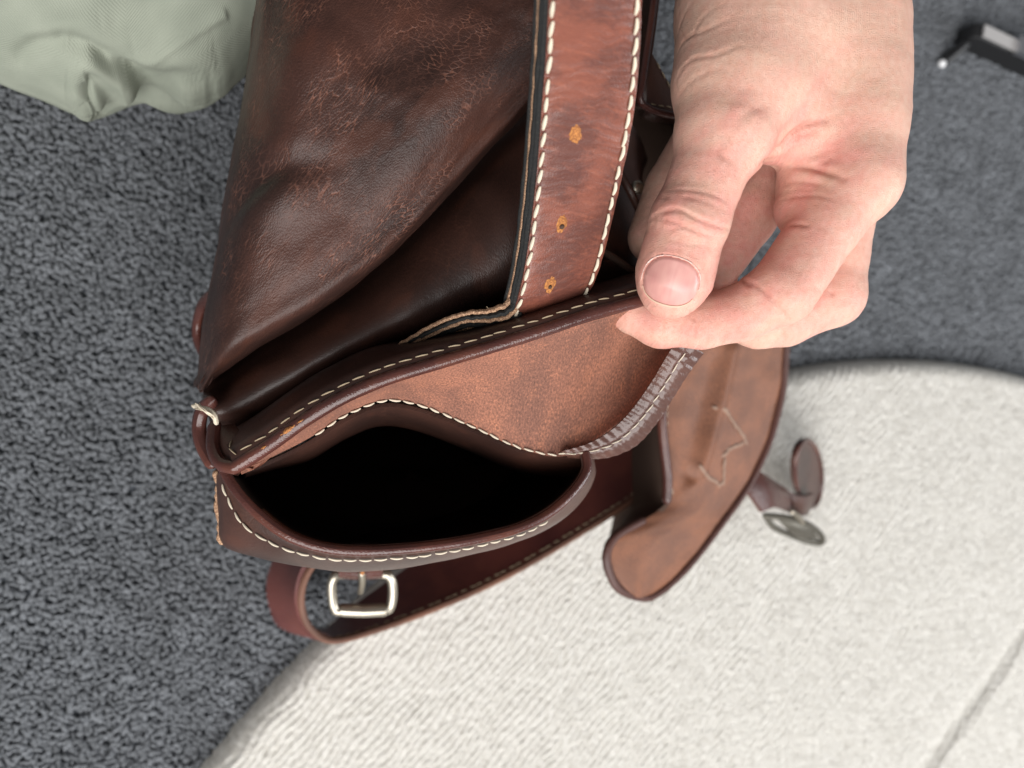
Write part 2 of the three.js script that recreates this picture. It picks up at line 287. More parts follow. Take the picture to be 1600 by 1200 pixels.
{
  // knitted rug: rows of yarn run up to the right; a crease crosses its right part
  const xs = [], zs = [], pos = [], idx = [], uv = [];      // fine where the picture looks, coarser beyond
  for (let x = -0.148; x < 1.063; x += x > -0.045 && x < 0.66 ? 0.00113 : 0.006) xs.push(x);
  for (let z = -0.02; z < 1.19; z += z < 0.36 ? 0.00113 : 0.006) zs.push(z);
  const n = xs.length - 1, nz = zs.length - 1;
  const ca = Math.cos(-0.82), sa = Math.sin(-0.82);
  const A = P(1425, 1210, 14), B = P(1605, 965, 14), crx = B.x - A.x, crz = B.z - A.z, crl = Math.hypot(crx, crz);
  const height = (x, z) => {
    const r = Math.hypot(x - RUG.x, z - RUG.z), edge = RUG.r - r; if (edge < -0.002) return 0.0005;
    const X = x * 1000, Z = z * 1000, wob = 5 * noise(X / 28, Z / 28) + 1.3 * noise(X / 8, Z / 8), along = X * ca + Z * sa, across = -X * sa + Z * ca + wob;
    const row = Math.sin(across / 3.9 * 6.283), kn = Math.sin((along + 1.3 * Math.sin(across / 3.9 * 3.1415)) / 3.2 * 6.283 + noise(X / 9, Z / 9) * 2);
    let h = 0.75 * row * (0.75 + 0.5 * noise(X / 11 + 9, Z / 11)) + 0.95 * kn * (0.5 + noise(X / 6, Z / 6)) + 1.25 * noise(X / 2.8, Z / 2.8) + 0.4 * noise(X / 6 + 3, Z / 6) + 0.4 * noise(X / 1.5, Z / 1.5) + 0.6 * noise(X / 26 + 4, Z / 26);
    const dc = ((x - A.x) * crz - (z - A.z) * crx) / crl * 1000 + 2 * noise(X / 45, Z / 45), side = smooth(-3, 8, dc);
    h += -4.5 * Math.exp(-((dc / 5.5) ** 2)) + 1.6 * Math.exp(-(((dc + 6) / 5) ** 2)) - 2.2 * side;
    const round = edge < 0.012 ? Math.sqrt(Math.max(0, 1 - ((0.012 - edge) / 0.0128) ** 2)) : 1;
    return (RUG.h + h / 1000 * 0.8 * round) * round + 0.0005;
  };
  for (let j = 0; j <= nz; j++) for (let i = 0; i <= n; i++) {
    let x = xs[i], z = zs[j]; const dx = x - RUG.x, dz = z - RUG.z, r = Math.hypot(dx, dz), lim = RUG.r + 0.0018;
    let y = height(x, z); if (r > lim) { x = RUG.x + dx / r * lim; z = RUG.z + dz / r * lim; y = 0.0002; }
    pos.push(x, y, z); uv.push(x, z);
    if (i && j) { const q = j * (n + 1) + i, p = q - n - 1; idx.push(p - 1, q - 1, p, p, q - 1, q); }
  }
  const m = std({ map: texture(1024, 120, (x, y) => { const b = noise(x / 3, y / 3) + 0.8 * noise(x / 1.2, y / 1.2) + 0.6 * noise(x * 2, y * 2), c = fbm(x / 25, y / 25, 3); return mix3([188, 184, 176], [216, 213, 207], smooth(-0.9, 0.9, b + 0.15 * c)); }, true),
    bumpMap: texture(1024, 60, (x, y) => 0.5 + 0.22 * noise(x * 1.4, y * 1.4) + 0.2 * noise(x * 3.1, y * 3.1) + 0.15 * noise(x * 6, y * 6)), bumpScale: 0.0009, roughness: 1 });
  const rug = mesh('round_rug', geo(pos, idx, uv), m, scene);
  rug.userData = { label: 'round cream knitted wool rug lying on the grey carpet', category: 'rug' };
}
console.log('floor done');

// ------------------------------------------------------------------ the brown leather bag
const BASE = V(0.14, 0, -0.06);
const bag = thing('leather_bag', BASE, 'brown leather bag with white stitching, its front pocket held open, standing on the carpet', 'bag');
const put = (o) => ({ parent: bag, base: BASE, ...o });
const NAD = [331, 600];
{
  // dark inner body that fills the bag behind its panels
  const ring = (k, y) => [[440, -90], [480, -140], [700, -150], [900, -120], [995, -40], [1005, 130], [1078, 200], [1090, 320], [1060, 450], [960, 600], [900, 650], [700, 640], [500, 630], [380, 640], [346, 600], [352, 400], [400, 150], [440, -90]].map(([x, z]) => P(lerp(660, x, k), lerp(300, z, k), y));
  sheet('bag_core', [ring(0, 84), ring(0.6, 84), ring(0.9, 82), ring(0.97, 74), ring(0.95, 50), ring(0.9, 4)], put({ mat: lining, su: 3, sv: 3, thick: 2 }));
}
const foldLine = [[318, 606], [345, 583], [400, 547], [500, 484], [600, 408], [680, 326], [760, 238], [835, 156], [905, 85]];
const foldY = [196, 200, 206, 212, 216, 220, 224, 228, 232];
{
  // bulging upper panel; its lower edge rolls under along the fold
  const top = [[418, -90], [440, -90], [490, -90], [560, -90], [640, -90], [720, -90], [790, -90], [850, -90], [910, -90]];
  const left = [[420, -90], [412, 0], [392, 110], [374, 215], [354, 320], [338, 420], [324, 505], [317, 575]];
  const topY = [222, 229, 233, 237, 240, 243, 246, 250, 252];
  const fr = [0, 0.14, 0.3, 0.46, 0.62, 0.77, 0.89, 0.965];
  const rows = fr.map((f, k) => top.map((t, j) => {
    const F = foldLine[j], ff = j === 0 ? f : f; let x = lerp(t[0], F[0], ff), z = lerp(t[1], F[1], ff);
    const s = smooth(0, 0.35, j / 8); if (j <= 3) { const L = left[k], bend = L[0] - lerp(top[0][0], foldLine[0][0], f), bz = L[1] - lerp(top[0][1], foldLine[0][1], f); x += bend * (1 - s); z += bz * (1 - s); }
    let y = lerp(topY[j], foldY[j] + 13, f) + (j === 0 ? -4 : 9 * Math.sin(Math.PI * f) * smooth(0, 0.3, j / 8));
    if (j === 0) y = lerp(220, 192, f); if (j === 1) y -= 6 * (1 - f);
    return P(x, z, y);
  }));
  rows.push(foldLine.map(([x, z], j) => P(x - 2, z - 2, foldY[j] + 1)));
  rows.push(foldLine.map(([x, z], j) => P(x + 1, z + 1, foldY[j] - 10)));
  const cl = (j) => smooth(0, 2.5, j);
  rows.push(foldLine.map(([x, z], j) => P(x - 14 * cl(j) + 4 * (1 - cl(j)), z - 12, foldY[j] - 22)));
  rows.push(foldLine.map(([x, z], j) => P(x - 30 * cl(j) + 12 * (1 - cl(j)), z - 24, foldY[j] - 34)));
  // left side wall down to the floor
  const full = rows.map((r) => { const a = r[0], d = (dx, y) => V(a.x + dx, y, a.z); return [d(0.012, 0.006), d(0.0, 0.06), d(-0.002, 0.12), d(-0.0015, a.y - 0.024), ...r]; });
  const big = groove([
    { pts: PL([[770, 20, 246], [725, 120, 246], [675, 220, 242], [630, 310, 236], [585, 385, 228]]), w: 15, d: 4.5 }, { pts: PL([[470, 440, 215], [520, 350, 224], [570, 250, 232], [600, 150, 238]]), w: 14, d: -3.2 },
    { pts: PL([[342, 400, 200], [362, 335, 206], [400, 295, 212], [455, 275, 220], [510, 270, 226]]), w: 4, d: -1.8 }, { pts: PL([[350, 420, 200], [385, 360, 208], [430, 335, 214], [480, 330, 220]]), w: 6, d: 1.8 }, { pts: PL([[348, 380, 202], [375, 318, 208], [420, 285, 215]]), w: 2.2, d: -0.8 },
    { pts: PL([[560, 120, 240], [640, 80, 244], [720, 70, 246]]), w: 8, d: -1.6 }, { pts: PL([[430, 150, 226], [500, 110, 234], [560, 60, 240]]), w: 9, d: 1.6 }, { pts: PL([[790, 30, 248], [800, 90, 246], [812, 140, 242]]), w: 6, d: -1.6 }, { pts: PL([[470, 500, 218], [520, 455, 220], [570, 410, 222]]), w: 7, d: 1.4 } ]);
  sheet('body_panel', full, put({ mat: bagLeather, su: 14, sv: 14, thick: 2, disp: (p, n, u, v, a, b) => big(p) * (1 - smooth(0.34, 0.6, v)) + 0.9 * fbm(a / 26, b / 26, 2) + 0.22 * noise(a / 5.5, b / 5.5) }));
}
const gap = [[338, 676], [400, 668], [470, 632], [560, 584], [640, 556], [720, 531], [800, 503], [880, 474], [960, 440]];
{
  // lower body panel between the fold and the pocket
  const rows = [
    foldLine.map(([x, z], j) => P(x - 26 * smooth(0, 2.5, j) + 12 * (1 - smooth(0, 2.5, j)), z - 22, foldY[j] - 46)), foldLine.map(([x, z], j) => P(x + (j ? -4 : 6), z - 2, foldY[j] - 32)), foldLine.map(([x, z], j) => P(lerp(x, gap[j][0], 0.16), lerp(z, gap[j][1], 0.16), foldY[j] - 12)),
    foldLine.map(([x, z], j) => P(lerp(x, gap[j][0], 0.42), lerp(z, gap[j][1], 0.42), foldY[j] - 3)), foldLine.map(([x, z], j) => P(lerp(x, gap[j][0], 0.7), lerp(z, gap[j][1], 0.7), foldY[j] - 3)),
    foldLine.map(([x, z], j) => P(lerp(x, gap[j][0], 0.88), lerp(z, gap[j][1], 0.88), foldY[j] - 14)), gap.map(([x, z], j) => P(x + 6, z + 4, foldY[j] - 55)) ];
  const full = rows.map((r) => { const a = r[0]; return [V(a.x + 0.01, 0.01, a.z), V(a.x, 0.1, a.z), V(a.x - 0.001, a.y - 0.02, a.z), ...r]; });
  const g = groove([{ pts: PL([[770, 260, 222], [790, 330, 220], [800, 420, 218]]), w: 5, d: 1.4 }, { pts: PL([[420, 600, 200], [560, 530, 207], [700, 460, 212]]), w: 14, d: -1 }]);
  sheet('lower_panel', full, put({ mat: smoothLeather, su: 10, sv: 12, thick: 2, disp: (p, n, u, v, a, b) => g(p) + 0.7 * fbm(a / 22, b / 22, 2) }));
  // panels seen in the gap right of the strap
  sheet('side_panel', [PL([[900, 150, 196], [960, 170, 192], [1000, 215, 170], [1012, 250, 150]]), PL([[890, 250, 205], [950, 265, 205], [985, 275, 196], [1005, 285, 175]]), PL([[890, 340, 214], [950, 345, 212], [1000, 345, 205], [1035, 345, 190]]), PL([[880, 420, 216], [950, 420, 214], [1010, 415, 208], [1060, 410, 195]]), PL([[900, 480, 208], [960, 470, 206], [1020, 455, 200], [1070, 440, 190]])],
    put({ mat: smoothLeather, su: 8, sv: 8, disp: (p, n, u, v, a, b) => 0.6 * noise(a / 12, b / 12) }));
  const e = mesh('seam_edge', tube(spline(PL([[968, 268, 215], [985, 300, 216], [997, 325, 214], [1008, 350, 211]]), 24), 0.0014), smoothLeather, bag, BASE);
  mesh('seam_edge', tube(spline(PL([[930, 385, 222], [962, 405, 220], [1000, 432, 216]]), 24), 0.0012), lining, bag, BASE);
  mesh('rivet', new THREE.SphereGeometry(0.0024, 16, 10).scale(1, 0.6, 1).translate(...P(996, 293, 215).toArray()), nickel, bag, BASE);
}
// ---- shoulder strap: reddish leather over a black core
{
  const l = [[886, -370, 236], [880, -310, 280], [872, -235, 304], [866, -150, 311], [862, -70, 308], [858, 0, 300], [853, 90, 288], [846, 180, 277], [839, 270, 266], [829, 360, 255], [818, 430, 247], [806, 478, 240], [792, 512, 228]];
  const r = [[1020, -370, 234], [1018, -310, 278], [1014, -235, 302], [1010, -150, 309], [1006, -70, 306], [1003, 0, 298], [999, 90, 287], [990, 180, 276], [973, 270, 265], [955, 350, 254], [938, 415, 246], [920, 458, 239], [895, 486, 228]];
  const row = (a, b, h) => [0, 0.12, 0.35, 0.65, 0.9, 1].map((t) => P(lerp(a[0], b[0], t), lerp(a[1], b[1], t), lerp(a[2], b[2], t) + h * (Math.sin(Math.PI * t) ** 0.5)));
  const strap = sheet('strap', l.map((a, i) => row(a, r[i], 1.1)), put({ mat: strapLeather, su: 9, sv: 12, thick: 1.5, disp: (p, n, u, v, a, b) => 0.28 * noise(a / 9, b / 3.2 + 0.7 * noise(a / 5, b / 8)) - 0.35 * Math.exp(-(((u - 0.085) / 0.03) ** 2)) - 0.35 * Math.exp(-(((u - 0.865) / 0.03) ** 2)) }));
  strap.mesh.userData.label = 'reddish brown strap with two rows of white stitching and punched holes';
  seam(strap, [[0.1, 0.02], [0.1, 0.3], [0.1, 0.533], [0.1, 0.733], [0.11, 0.933], [0.2, 0.993]], 4.9, 4.7, 1.6, thread, BASE, 0.3);
  seam(strap, [[0.86, 0.02], [0.86, 0.3], [0.855, 0.533], [0.84, 0.733], [0.84, 0.9], [0.8, 0.96], [0.6, 0.99]], 4.9, 4.7, 1.6, thread, BASE, 0.3);
  // core and lower layer show along the left edge and at the folded end
  const side = (dx, dy) => l.map(([x, z, y]) => [x + dx, z, y + dy]);
  const wob = (p, n, u, v, a, b) => 0.35 * noise(b / 2.1, a + 3) + 0.2 * noise(b / 0.8, 5);
  const core = (name, d0, d1, m, sx) => sheet(name, l.map(([x, z, y], i) => [0, 0.35, 1].map((t) => P(lerp(x + sx, r[i][0] - 4, t), lerp(z, r[i][1], t), y - d0))), put({ mat: m, su: 4, sv: 14, thick: d1 - d0, disp: wob }));
  core('strap_core', 1.9, 3.9, blackCore, -9);
  core('strap_backing', 4.1, 5.6, blackCore, -15);
  const ed = (x, dy, rr, mat) => mesh('strap_edge', tube(spline(side(x, dy).map((q) => P(...q)), 90).map((p, i) => p.add(V(0.0004 * noise(i / 3, x), 0.0003 * noise(i / 2.3, 5), 0))), rr, 6), mat, strap.mesh, BASE);
  ed(-4, -1.9, 0.0009, blackCore); ed(-13, -4.2, 0.0008, rawEdge); ed(-8, -3, 0.0011, blackCore); ed(-18, -5.4, 0.0008, blackCore);
  // the end folds back to the left as a layered black tongue
  const a = [[806, 455, 238], [790, 476, 237], [760, 486, 235], [725, 490, 233], [690, 502, 230], [655, 520, 226], [622, 540, 222]], b = [[812, 500, 234], [798, 512, 232], [770, 514, 230], [735, 513, 228], [705, 523, 225], [668, 540, 221], [626, 552, 217]];
  const tongue = sheet('strap_tongue', [a.map((q) => P(...q)), a.map((q, i) => P((q[0] + b[i][0]) / 2, (q[1] + b[i][1]) / 2, (q[2] + b[i][2]) / 2 + 2.2)), b.map((q) => P(...q))], put({ mat: blackCore, su: 8, sv: 5, thick: 2.5, disp: wob }));
  for (const [dz, dy, m] of [[0, 1, rawEdge], [9, 2.6, blackCore], [15, 2.6, rawEdge], [24, 1.6, blackCore], [31, 0.4, rawEdge]]) {
    const k = dz / 31, pts = a.map((q, i) => P(lerp(q[0], b[i][0], k), lerp(q[1], b[i][1], k), lerp(q[2], b[i][2], k) + dy));
    mesh('layer_edge', tube(spline(pts.slice(0, m === rawEdge ? 7 : 6), 60).map((p, i) => p.add(V(0, 0.0003 * noise(i / 2, dz), 0.0006 * noise(i / 3.1, dz + 4)))), (t) => 0.001 * (1 - 0.5 * t), 6), m, tongue.mesh, BASE);
  }
  for (let k = 0; k < 4; k++) { const u = rnd(), q = tongue.at(u, 0.1 + 0.3 * rnd()); const d = V((rnd() - 0.5) * 0.005, 0.001 + 0.001 * rnd(), -0.001 - 0.002 * rnd()); mesh('loose_fibre', tube(spline([q, q.clone().addScaledVector(d, 0.5).add(V(0.0006, 0, 0)), q.clone().add(d)], 8), 0.00009, 4), dullThread, tongue.mesh, BASE); }
  // punched holes with torn fibres
  for (const [u, v0, s, open] of [[0.43, 0.415, 1.1, 0], [0.42, 0.615, 1.05, 0.8], [0.43, 0.8, 1.1, 0.3]]) {
    const v = (4 + 8 * v0) / 12, c = strap.at(u, v), n = strap.n(u, v), t = strap.at(u, v + 0.01).sub(c).normalize(), z = t.clone().cross(n), pos = [], idx = [], uv = [], K = 22;
    pos.push(0, 0, 0); for (let q = 1; q <= 3; q++) for (let k = 0; k < K; k++) { const ang = k / K * 6.283, rr = (q / 3) * 0.0021 * s * (1 + (q > 1 ? 0.55 * noise(Math.cos(ang) * 2 + u * 50 + v * 90, Math.sin(ang) * 2) : 0)); const p = t.clone().multiplyScalar(Math.sin(ang) * rr * 1.35).addScaledVector(z, Math.cos(ang) * rr * 0.85).addScaledVector(n, q === 3 ? -0.0003 : 0.00035 + 0.0003 * noise(k * 1.7, q * 3 + v * 40)); pos.push(p.x, p.y, p.z); }
    for (let i = 0; i < pos.length; i += 3) { pos[i] += c.x; pos[i + 1] += c.y; pos[i + 2] += c.z; uv.push((pos[i] - c.x), (pos[i + 2] - c.z)); }
    for (let k = 0; k < K; k++) { const e = (k + 1) % K; idx.push(0, 1 + k, 1 + e); for (let q = 0; q < 2; q++) { const a0 = 1 + q * K; idx.push(a0 + k, a0 + K + k, a0 + e, a0 + e, a0 + K + k, a0 + K + e); } }
    const h = mesh('punched_hole', geo(pos, idx, uv), rawFibre, strap.mesh, BASE);
    if (open) mesh('opening', new THREE.SphereGeometry(0.0005 + 0.0003 * open, 10, 8).translate(...c.clone().addScaledVector(n, 0.0003).addScaledVector(t, 0.0006).toArray()), lining, h, BASE);
  }
}
// ---- pocket flap: piped lip on top, suede inside, dark outer band
const lip = [[366, 728, 219], [420, 694, 224], [470, 658, 229], [530, 621, 233], [600, 590, 236], [680, 565, 238], [760, 541, 240], [840, 516, 243], [920, 489, 246], [995, 468, 246], [1065, 445, 243]];
const low = [[376, 735, 214], [430, 712, 214], [484, 684, 215], [542, 646, 216], [598, 625, 217], [660, 634, 218], [740, 668, 219], [822, 704, 219], [892, 708, 220], [986, 642, 228], [1052, 548, 238]];
const lowIn = low;
{
  const R = (f, h) => lip.map((a, j) => P(lerp(a[0], low[j][0], f), lerp(a[1] + 6, low[j][1], f), lerp(a[2], low[j][2], f) - h - 15 * smooth(6.5, 9, j) * Math.sin(Math.PI * Math.min(1, f * 1.05)) ** 0.7));
  const inner = sheet('flap_lining', [R(0, 0.5), R(0.25, 1.6), R(0.55, 2), R(0.85, 1.2), R(1, 0)], put({ mat: suede, su: 10, sv: 12, thick: 1.4, disp: (p, n, u, v, a, b) => 0.5 * fbm(a / 22, b / 22, 2) }));
  inner.mesh.userData.label = 'tan suede inner face of the pocket flap';
  seam(inner, [[0.19, 0.975], [0.3, 0.965], [0.4, 0.965], [0.5, 0.968], [0.6, 0.965], [0.7, 0.965], [0.79, 0.965]], 4.1, 3.8, 1.35, thread, BASE, 0.3);
  const band = sheet('flap_outer', [lip.map(([x, z, y]) => P(x, z + 2, y + 0.3)), lip.map(([x, z, y]) => P(x - 6, z - 14, y - 0.6)), lip.map(([x, z, y], j) => P(x - 11, z - (j < 6 ? 30 : 26), y - 5)), lip.map(([x, z, y], j) => P(x - 16, z - (j < 5 ? 48 : 36), y - 20)), lip.map(([x, z, y]) => P(x - 12, z - 46, y - 60))],
    put({ mat: smoothLeather, su: 10, sv: 6, thick: 1.8, disp: (p, n, u, v, a, b) => 0.3 * noise(a / 9, b / 9) }));
  seam(band, [[0.03, 0.62], [0.012, 0.42], [0.03, 0.26], [0.1, 0.235], [0.3, 0.235], [0.6, 0.235], [0.93, 0.235]], 4.6, 4.0, 0.85, dullThread, BASE, 0.2);
  const p = spline(lip.map(([x, z, y]) => P(x, z + 3, y)), 160), bulge = (t) => 0.00195 * (1 + 0.06 * noise(t * 22, 3) + 0.1 * Math.exp(-((t / 0.05) ** 2)));
  const first = p[0].clone();
  const pip = mesh('flap_piping', tube([...spline([P(336, 668, 205), P(334, 700, 210), P(345, 724, 215), first], 20).slice(0, 20), ...p], bulge, 16), edgeLeather, bag, BASE);
  // scuffed spots on the piping
  for (const [t, s] of [[0.165, 1.5], [0.2, 0.6], [0.09, 0.7]]) { const c = p[Math.round(t * 160)], d = p[Math.round(t * 160) + 2].clone().sub(c).normalize(), pts = []; for (let k = -4; k <= 4; k++) pts.push(c.clone().addScaledVector(d, k * 0.0004 * s).add(V(-0.0004 + 0.00012 * k * (k % 2), 0.00195, -0.0006 + 0.0003 * noise(k, t * 90)))); mesh('scuff', tube(pts, (q) => 0.0005 * s * Math.sin(Math.PI * clamp(q, 0.08, 0.92)), 6), rawFibre, pip, BASE); }
  // end tab of the lip, stitched in a hook
  sheet('flap_end', [PL([[332, 668, 204], [336, 712, 210], [352, 738, 213], [372, 744, 213]]), PL([[345, 665, 206], [352, 700, 213], [365, 722, 217], [384, 728, 218]]), PL([[366, 662, 205], [385, 684, 214], [400, 696, 219], [412, 700, 220]])], put({ mat: smoothLeather, su: 8, sv: 8, thick: 2 }));
  // ruffled trim at the right end of the flap
  const ti = [[1060, 528, 243], [1040, 560, 240], [1018, 597, 235], [990, 637, 229], [958, 670, 224], [922, 692, 221], [880, 705, 219]], to = [[1100, 552, 243], [1076, 584, 240], [1052, 622, 235], [1026, 662, 229], [992, 698, 223], [946, 716, 219], [888, 716, 216]];
  const trim = sheet('flap_trim', ti.map((a, i) => [0, 0.5, 1].map((t) => P(lerp(a[0], to[i][0], t), lerp(a[1], to[i][1], t), lerp(a[2], to[i][2], t) + 1.6 + Math.sin(Math.PI * t) * 1.2))), put({ mat: std({ map: hideMaps(512, 60, { at: 4, scale: 1, lines: 0.1, dark: [82, 58, 52], mid: [104, 74, 65], light: [136, 98, 84], red: [110, 73, 60] }).map, bumpMap: plainHide.bump, bumpScale: 0.0002, roughness: 0.27 }), su: 10, sv: 22, thick: 1.4, disp: (p, n, u, v, a, b) => 0.2 * Math.sin(b / 3.0 * 6.283 + noise(b / 6, 2) * 1.8 + u * 0.9) * (0.35 + 1.2 * Math.abs(u - 0.45)) * (1 - 0.6 * smooth(0.8, 1, u)) + 0.15 * noise(b / 2, a / 2) - 0.5 * Math.exp(-(((u - 0.48) / 0.08) ** 2)) }));
  seam(trim, [[0.48, 0.02], [0.48, 0.5], [0.48, 0.97]], 3.9, 3.7, 0.75, thread, BASE, 0.25);
}
// ---- open front pocket
const rimF = [[346, 728, 213], [366, 762, 216], [400, 800, 220], [446, 835, 224], [500, 855, 227], [560, 861, 229], [640, 857, 230], [720, 847, 230], [800, 829, 229], [855, 804, 227], [895, 769, 225], [917, 735, 223], [915, 708, 221]];
{
  const away = (q, k, y) => P(NAD[0] + (q[0] - NAD[0]) * k, NAD[1] + (q[1] - NAD[1]) * k, y);
  const out1 = [[337, 746, 203], [340, 800, 201], [349, 850, 200], [412, 872, 204], [485, 887, 208], [555, 893, 210], [640, 885, 211], [720, 870, 212], [802, 849, 212], [862, 822, 210], [907, 785, 208], [930, 742, 207], [926, 708, 206]];
  const front = sheet('pocket_front', [rimF.map((q) => P(q[0], q[1], q[2] + 0.6)), rimF.map((q, i) => P(lerp(q[0], out1[i][0], 0.45), lerp(q[1], out1[i][1], 0.5), lerp(q[2], out1[i][2], 0.2))), out1.map((q) => P(...q)), out1.map((q) => away(q, 0.98, q[2] - 30)), out1.map((q) => away(q, 0.86, 110)), out1.map((q) => away(q, 0.76, 30))],
    put({ mat: smoothLeather, su: 10, sv: 8, thick: 2, disp: (p, n, u, v, a, b) => 0.4 * noise(a / 14, b / 14) }));
  seam(front, [[0.02, 0.15], [0.2, 0.165], [0.4, 0.165], [0.6, 0.165], [0.74, 0.165]], 4.3, 4.1, 1.25, thread, BASE, 0.3);
  const rp = mesh('pocket_piping', tube(spline(rimF.map((q) => P(...q)), 160), (t) => 0.0015 * (1 + 0.08 * noise(t * 30, 2)), 14), edgeLeather, bag, BASE);
  // raw seam at the left end of the front
  const se = spline(PL([[338, 740, 206], [343, 760, 204], [340, 790, 202], [345, 815, 201], [345, 846, 198]]), 50).map((p, i) => p.add(V(0.0009 * noise(i / 4, 2), 0, 0)));
  mesh('raw_seam', tube(se, (t) => 0.0011 * (1 + 0.5 * noise(t * 14, 8)), 10), rawEdge, front.mesh, BASE);
  // lining: closed bag of near-black cloth
  const ringPts = [...rimF.map((q) => [q[0], q[1], q[2]]), [880, 714, 219], [822, 706, 218], [740, 672, 218], [660, 640, 217], [600, 632, 216], [545, 652, 215], [486, 690, 214], [430, 716, 213], [380, 734, 212], rimF[0]];
  const cx = 640, cz = 745, R = (k, dy) => ringPts.map(([x, z, y]) => P(lerp(cx, x, k), lerp(cz, z, k) - (1 - k) * 10, y - dy));
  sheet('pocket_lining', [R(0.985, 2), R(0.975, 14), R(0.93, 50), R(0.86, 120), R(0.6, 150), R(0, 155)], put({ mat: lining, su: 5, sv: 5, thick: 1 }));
  // leather facing just inside the mouth
  const back = [[914, 716, 218], [822, 709, 217.5], [740, 676, 216.5], [660, 645, 216], [600, 636, 215], [545, 656, 214], [486, 694, 213], [430, 722, 212], [384, 740, 211]];
  const sp = (x) => clamp((x - 380) / 120, 0.25, 1);
  sheet('pocket_back_facing', [back.map((q) => P(...q)), back.map(([x, z, y]) => P(x, z + 18 * sp(x), y - 12)), back.map(([x, z, y]) => P(x - 4, z + 30 * sp(x), y - 34)), back.map(([x, z, y]) => P(x - 10, z + 24 * sp(x), y - 80))], put({ mat: smoothLeather, su: 6, sv: 6, thick: 1.2 }));
  const fi = rimF.slice(2), ins = (k, dy) => fi.map(([x, z, y]) => P(lerp(x, cx, k), lerp(z, 700, k * 1.2), y - dy));
  const face = sheet('pocket_front_facing', [ins(0.01, 1.2), ins(0.03, 8), ins(0.04, 20), ins(0.05, 40)], put({ mat: tanFlesh, su: 6, sv: 5, thick: 1 }));
  seam(face, [[0.78, 0.12], [0.86, 0.13], [0.95, 0.14]], 4.3, 2.6, 1, dullThread, BASE, 0.2);
  // buckle hanging on a short tab from the front of the pocket
  const tab = sheet('buckle_tab', [PL([[528, 860, 150], [565, 858, 152], [602, 858, 150]]), PL([[526, 876, 130], [563, 878, 132], [600, 876, 130]]), PL([[529, 890, 118], [563, 892, 119], [598, 890, 118]]), PL([[529, 900, 115], [563, 902, 116], [598, 900, 115]]), PL([[529, 904, 110], [563, 906, 110], [598, 904, 110]]), PL([[529, 896, 105], [563, 898, 105], [598, 896, 105]])], put({ mat: edgeLeather, su: 8, sv: 8, thick: 2.2 }));
  const bk = PL([[529, 897, 111], [597, 897, 111], [609, 902, 111], [613, 914, 110], [613, 934, 108], [609, 949, 107], [600, 953, 107], [534, 955, 107], [523, 950, 107], [519, 935, 108], [518, 914, 110], [522, 902, 111], [529, 897, 111]]);
  const frame = mesh('buckle', tube(spline(bk, 120), 0.0021, 12), nickel, bag, BASE);
  mesh('roller', tube([P(536, 953, 107), P(568, 954.5, 107), P(600, 953, 107)], 0.0028, 14), nickel, frame, BASE);
  mesh('prong', tube(spline(PL([[565, 896, 120], [566, 906, 118], [565, 916, 114], [563, 925, 109]]), 16), 0.0014, 10), nickel, frame, BASE);
  mesh('keeper_stitch', tube(PL([[566, 878, 137], [566, 889, 124], [566, 897, 120]]), 0.0009, 8), rawFibre, tab.mesh, BASE);
}
// ---- strap loop lying below the pocket, standing on its edge
{
  const T = [[508, 858, 66], [484, 885, 66], [472, 915, 66], [472, 948, 65], [486, 978, 63], [520, 996, 62], [590, 979, 62], [700, 938, 62], [800, 891, 62], [900, 833, 62], [990, 776, 62], [1060, 720, 62]];
  const B = [[452, 852, 22], [432, 885, 20], [425, 915, 19], [430, 948, 19], [446, 975, 19], [500, 984, 25], [556, 943, 26], [656, 872, 26], [750, 806, 26], [850, 740, 26], [940, 680, 26], [1010, 630, 26]];
  const loop = sheet('hanging_strap', T.map((a, i) => [0, 0.5, 1].map((t) => P(lerp(a[0], B[i][0], t), lerp(a[1], B[i][1], t), lerp(a[2], B[i][2], t)))), put({ mat: std({ map: hideMaps(512, 120, { at: 5, scale: 1.3, lines: 0.2, dark: [92, 50, 48], mid: [114, 63, 57], light: [136, 82, 70], red: [118, 68, 58] }).map, bumpMap: plainHide.bump, bumpScale: 0.0002, roughness: 0.42 }), su: 8, sv: 12, thick: 3 }));
  seam(loop, [[0.06, 0.02], [0.06, 0.5], [0.06, 0.95]], 4.6, 4, 1, dullThread, BASE, 0.2);
  seam(loop, [[0.93, 0.02], [0.93, 0.45]], 4.6, 4, 1, dullThread, BASE, 0.2);
  mesh('strap_edge', tube(spline(T.map((q) => P(...q)), 140).map((p) => p.add(V(0, 0.0002, 0.0014))), 0.0017, 8), std({ map: hideMaps(256, 60, { at: 6, scale: 1, lines: 0.1, dark: [96, 66, 54], mid: [120, 84, 68], light: [150, 108, 86], red: [126, 84, 66] }).map, roughness: 0.6 }), loop.mesh, BASE);
  // outer face of the bend on the carpet
  const o = sheet('hanging_strap_bend', [T.slice(0, 6).map((q) => P(q[0] - 3, q[1] + 3, q[2])), T.slice(0, 6).map((q, i) => P(lerp(q[0], B[i][0], 0.5) - 4, lerp(q[1], B[i][1], 0.5) + 5, 44)), B.slice(0, 6).map((q) => P(q[0] - 4, q[1] + 4, q[2]))], put({ mat: edgeLeather, su: 8, sv: 8, thick: 1.4 }));
  seam(o, [[0.02, 0.1], [0.5, 0.1], [0.97, 0.1]], 4.6, 4, 1, dullThread, BASE, 0.2);
  seam(o, [[0.02, 0.9], [0.5, 0.9], [0.97, 0.9]], 4.6, 4, 1, dullThread, BASE, 0.2);
}
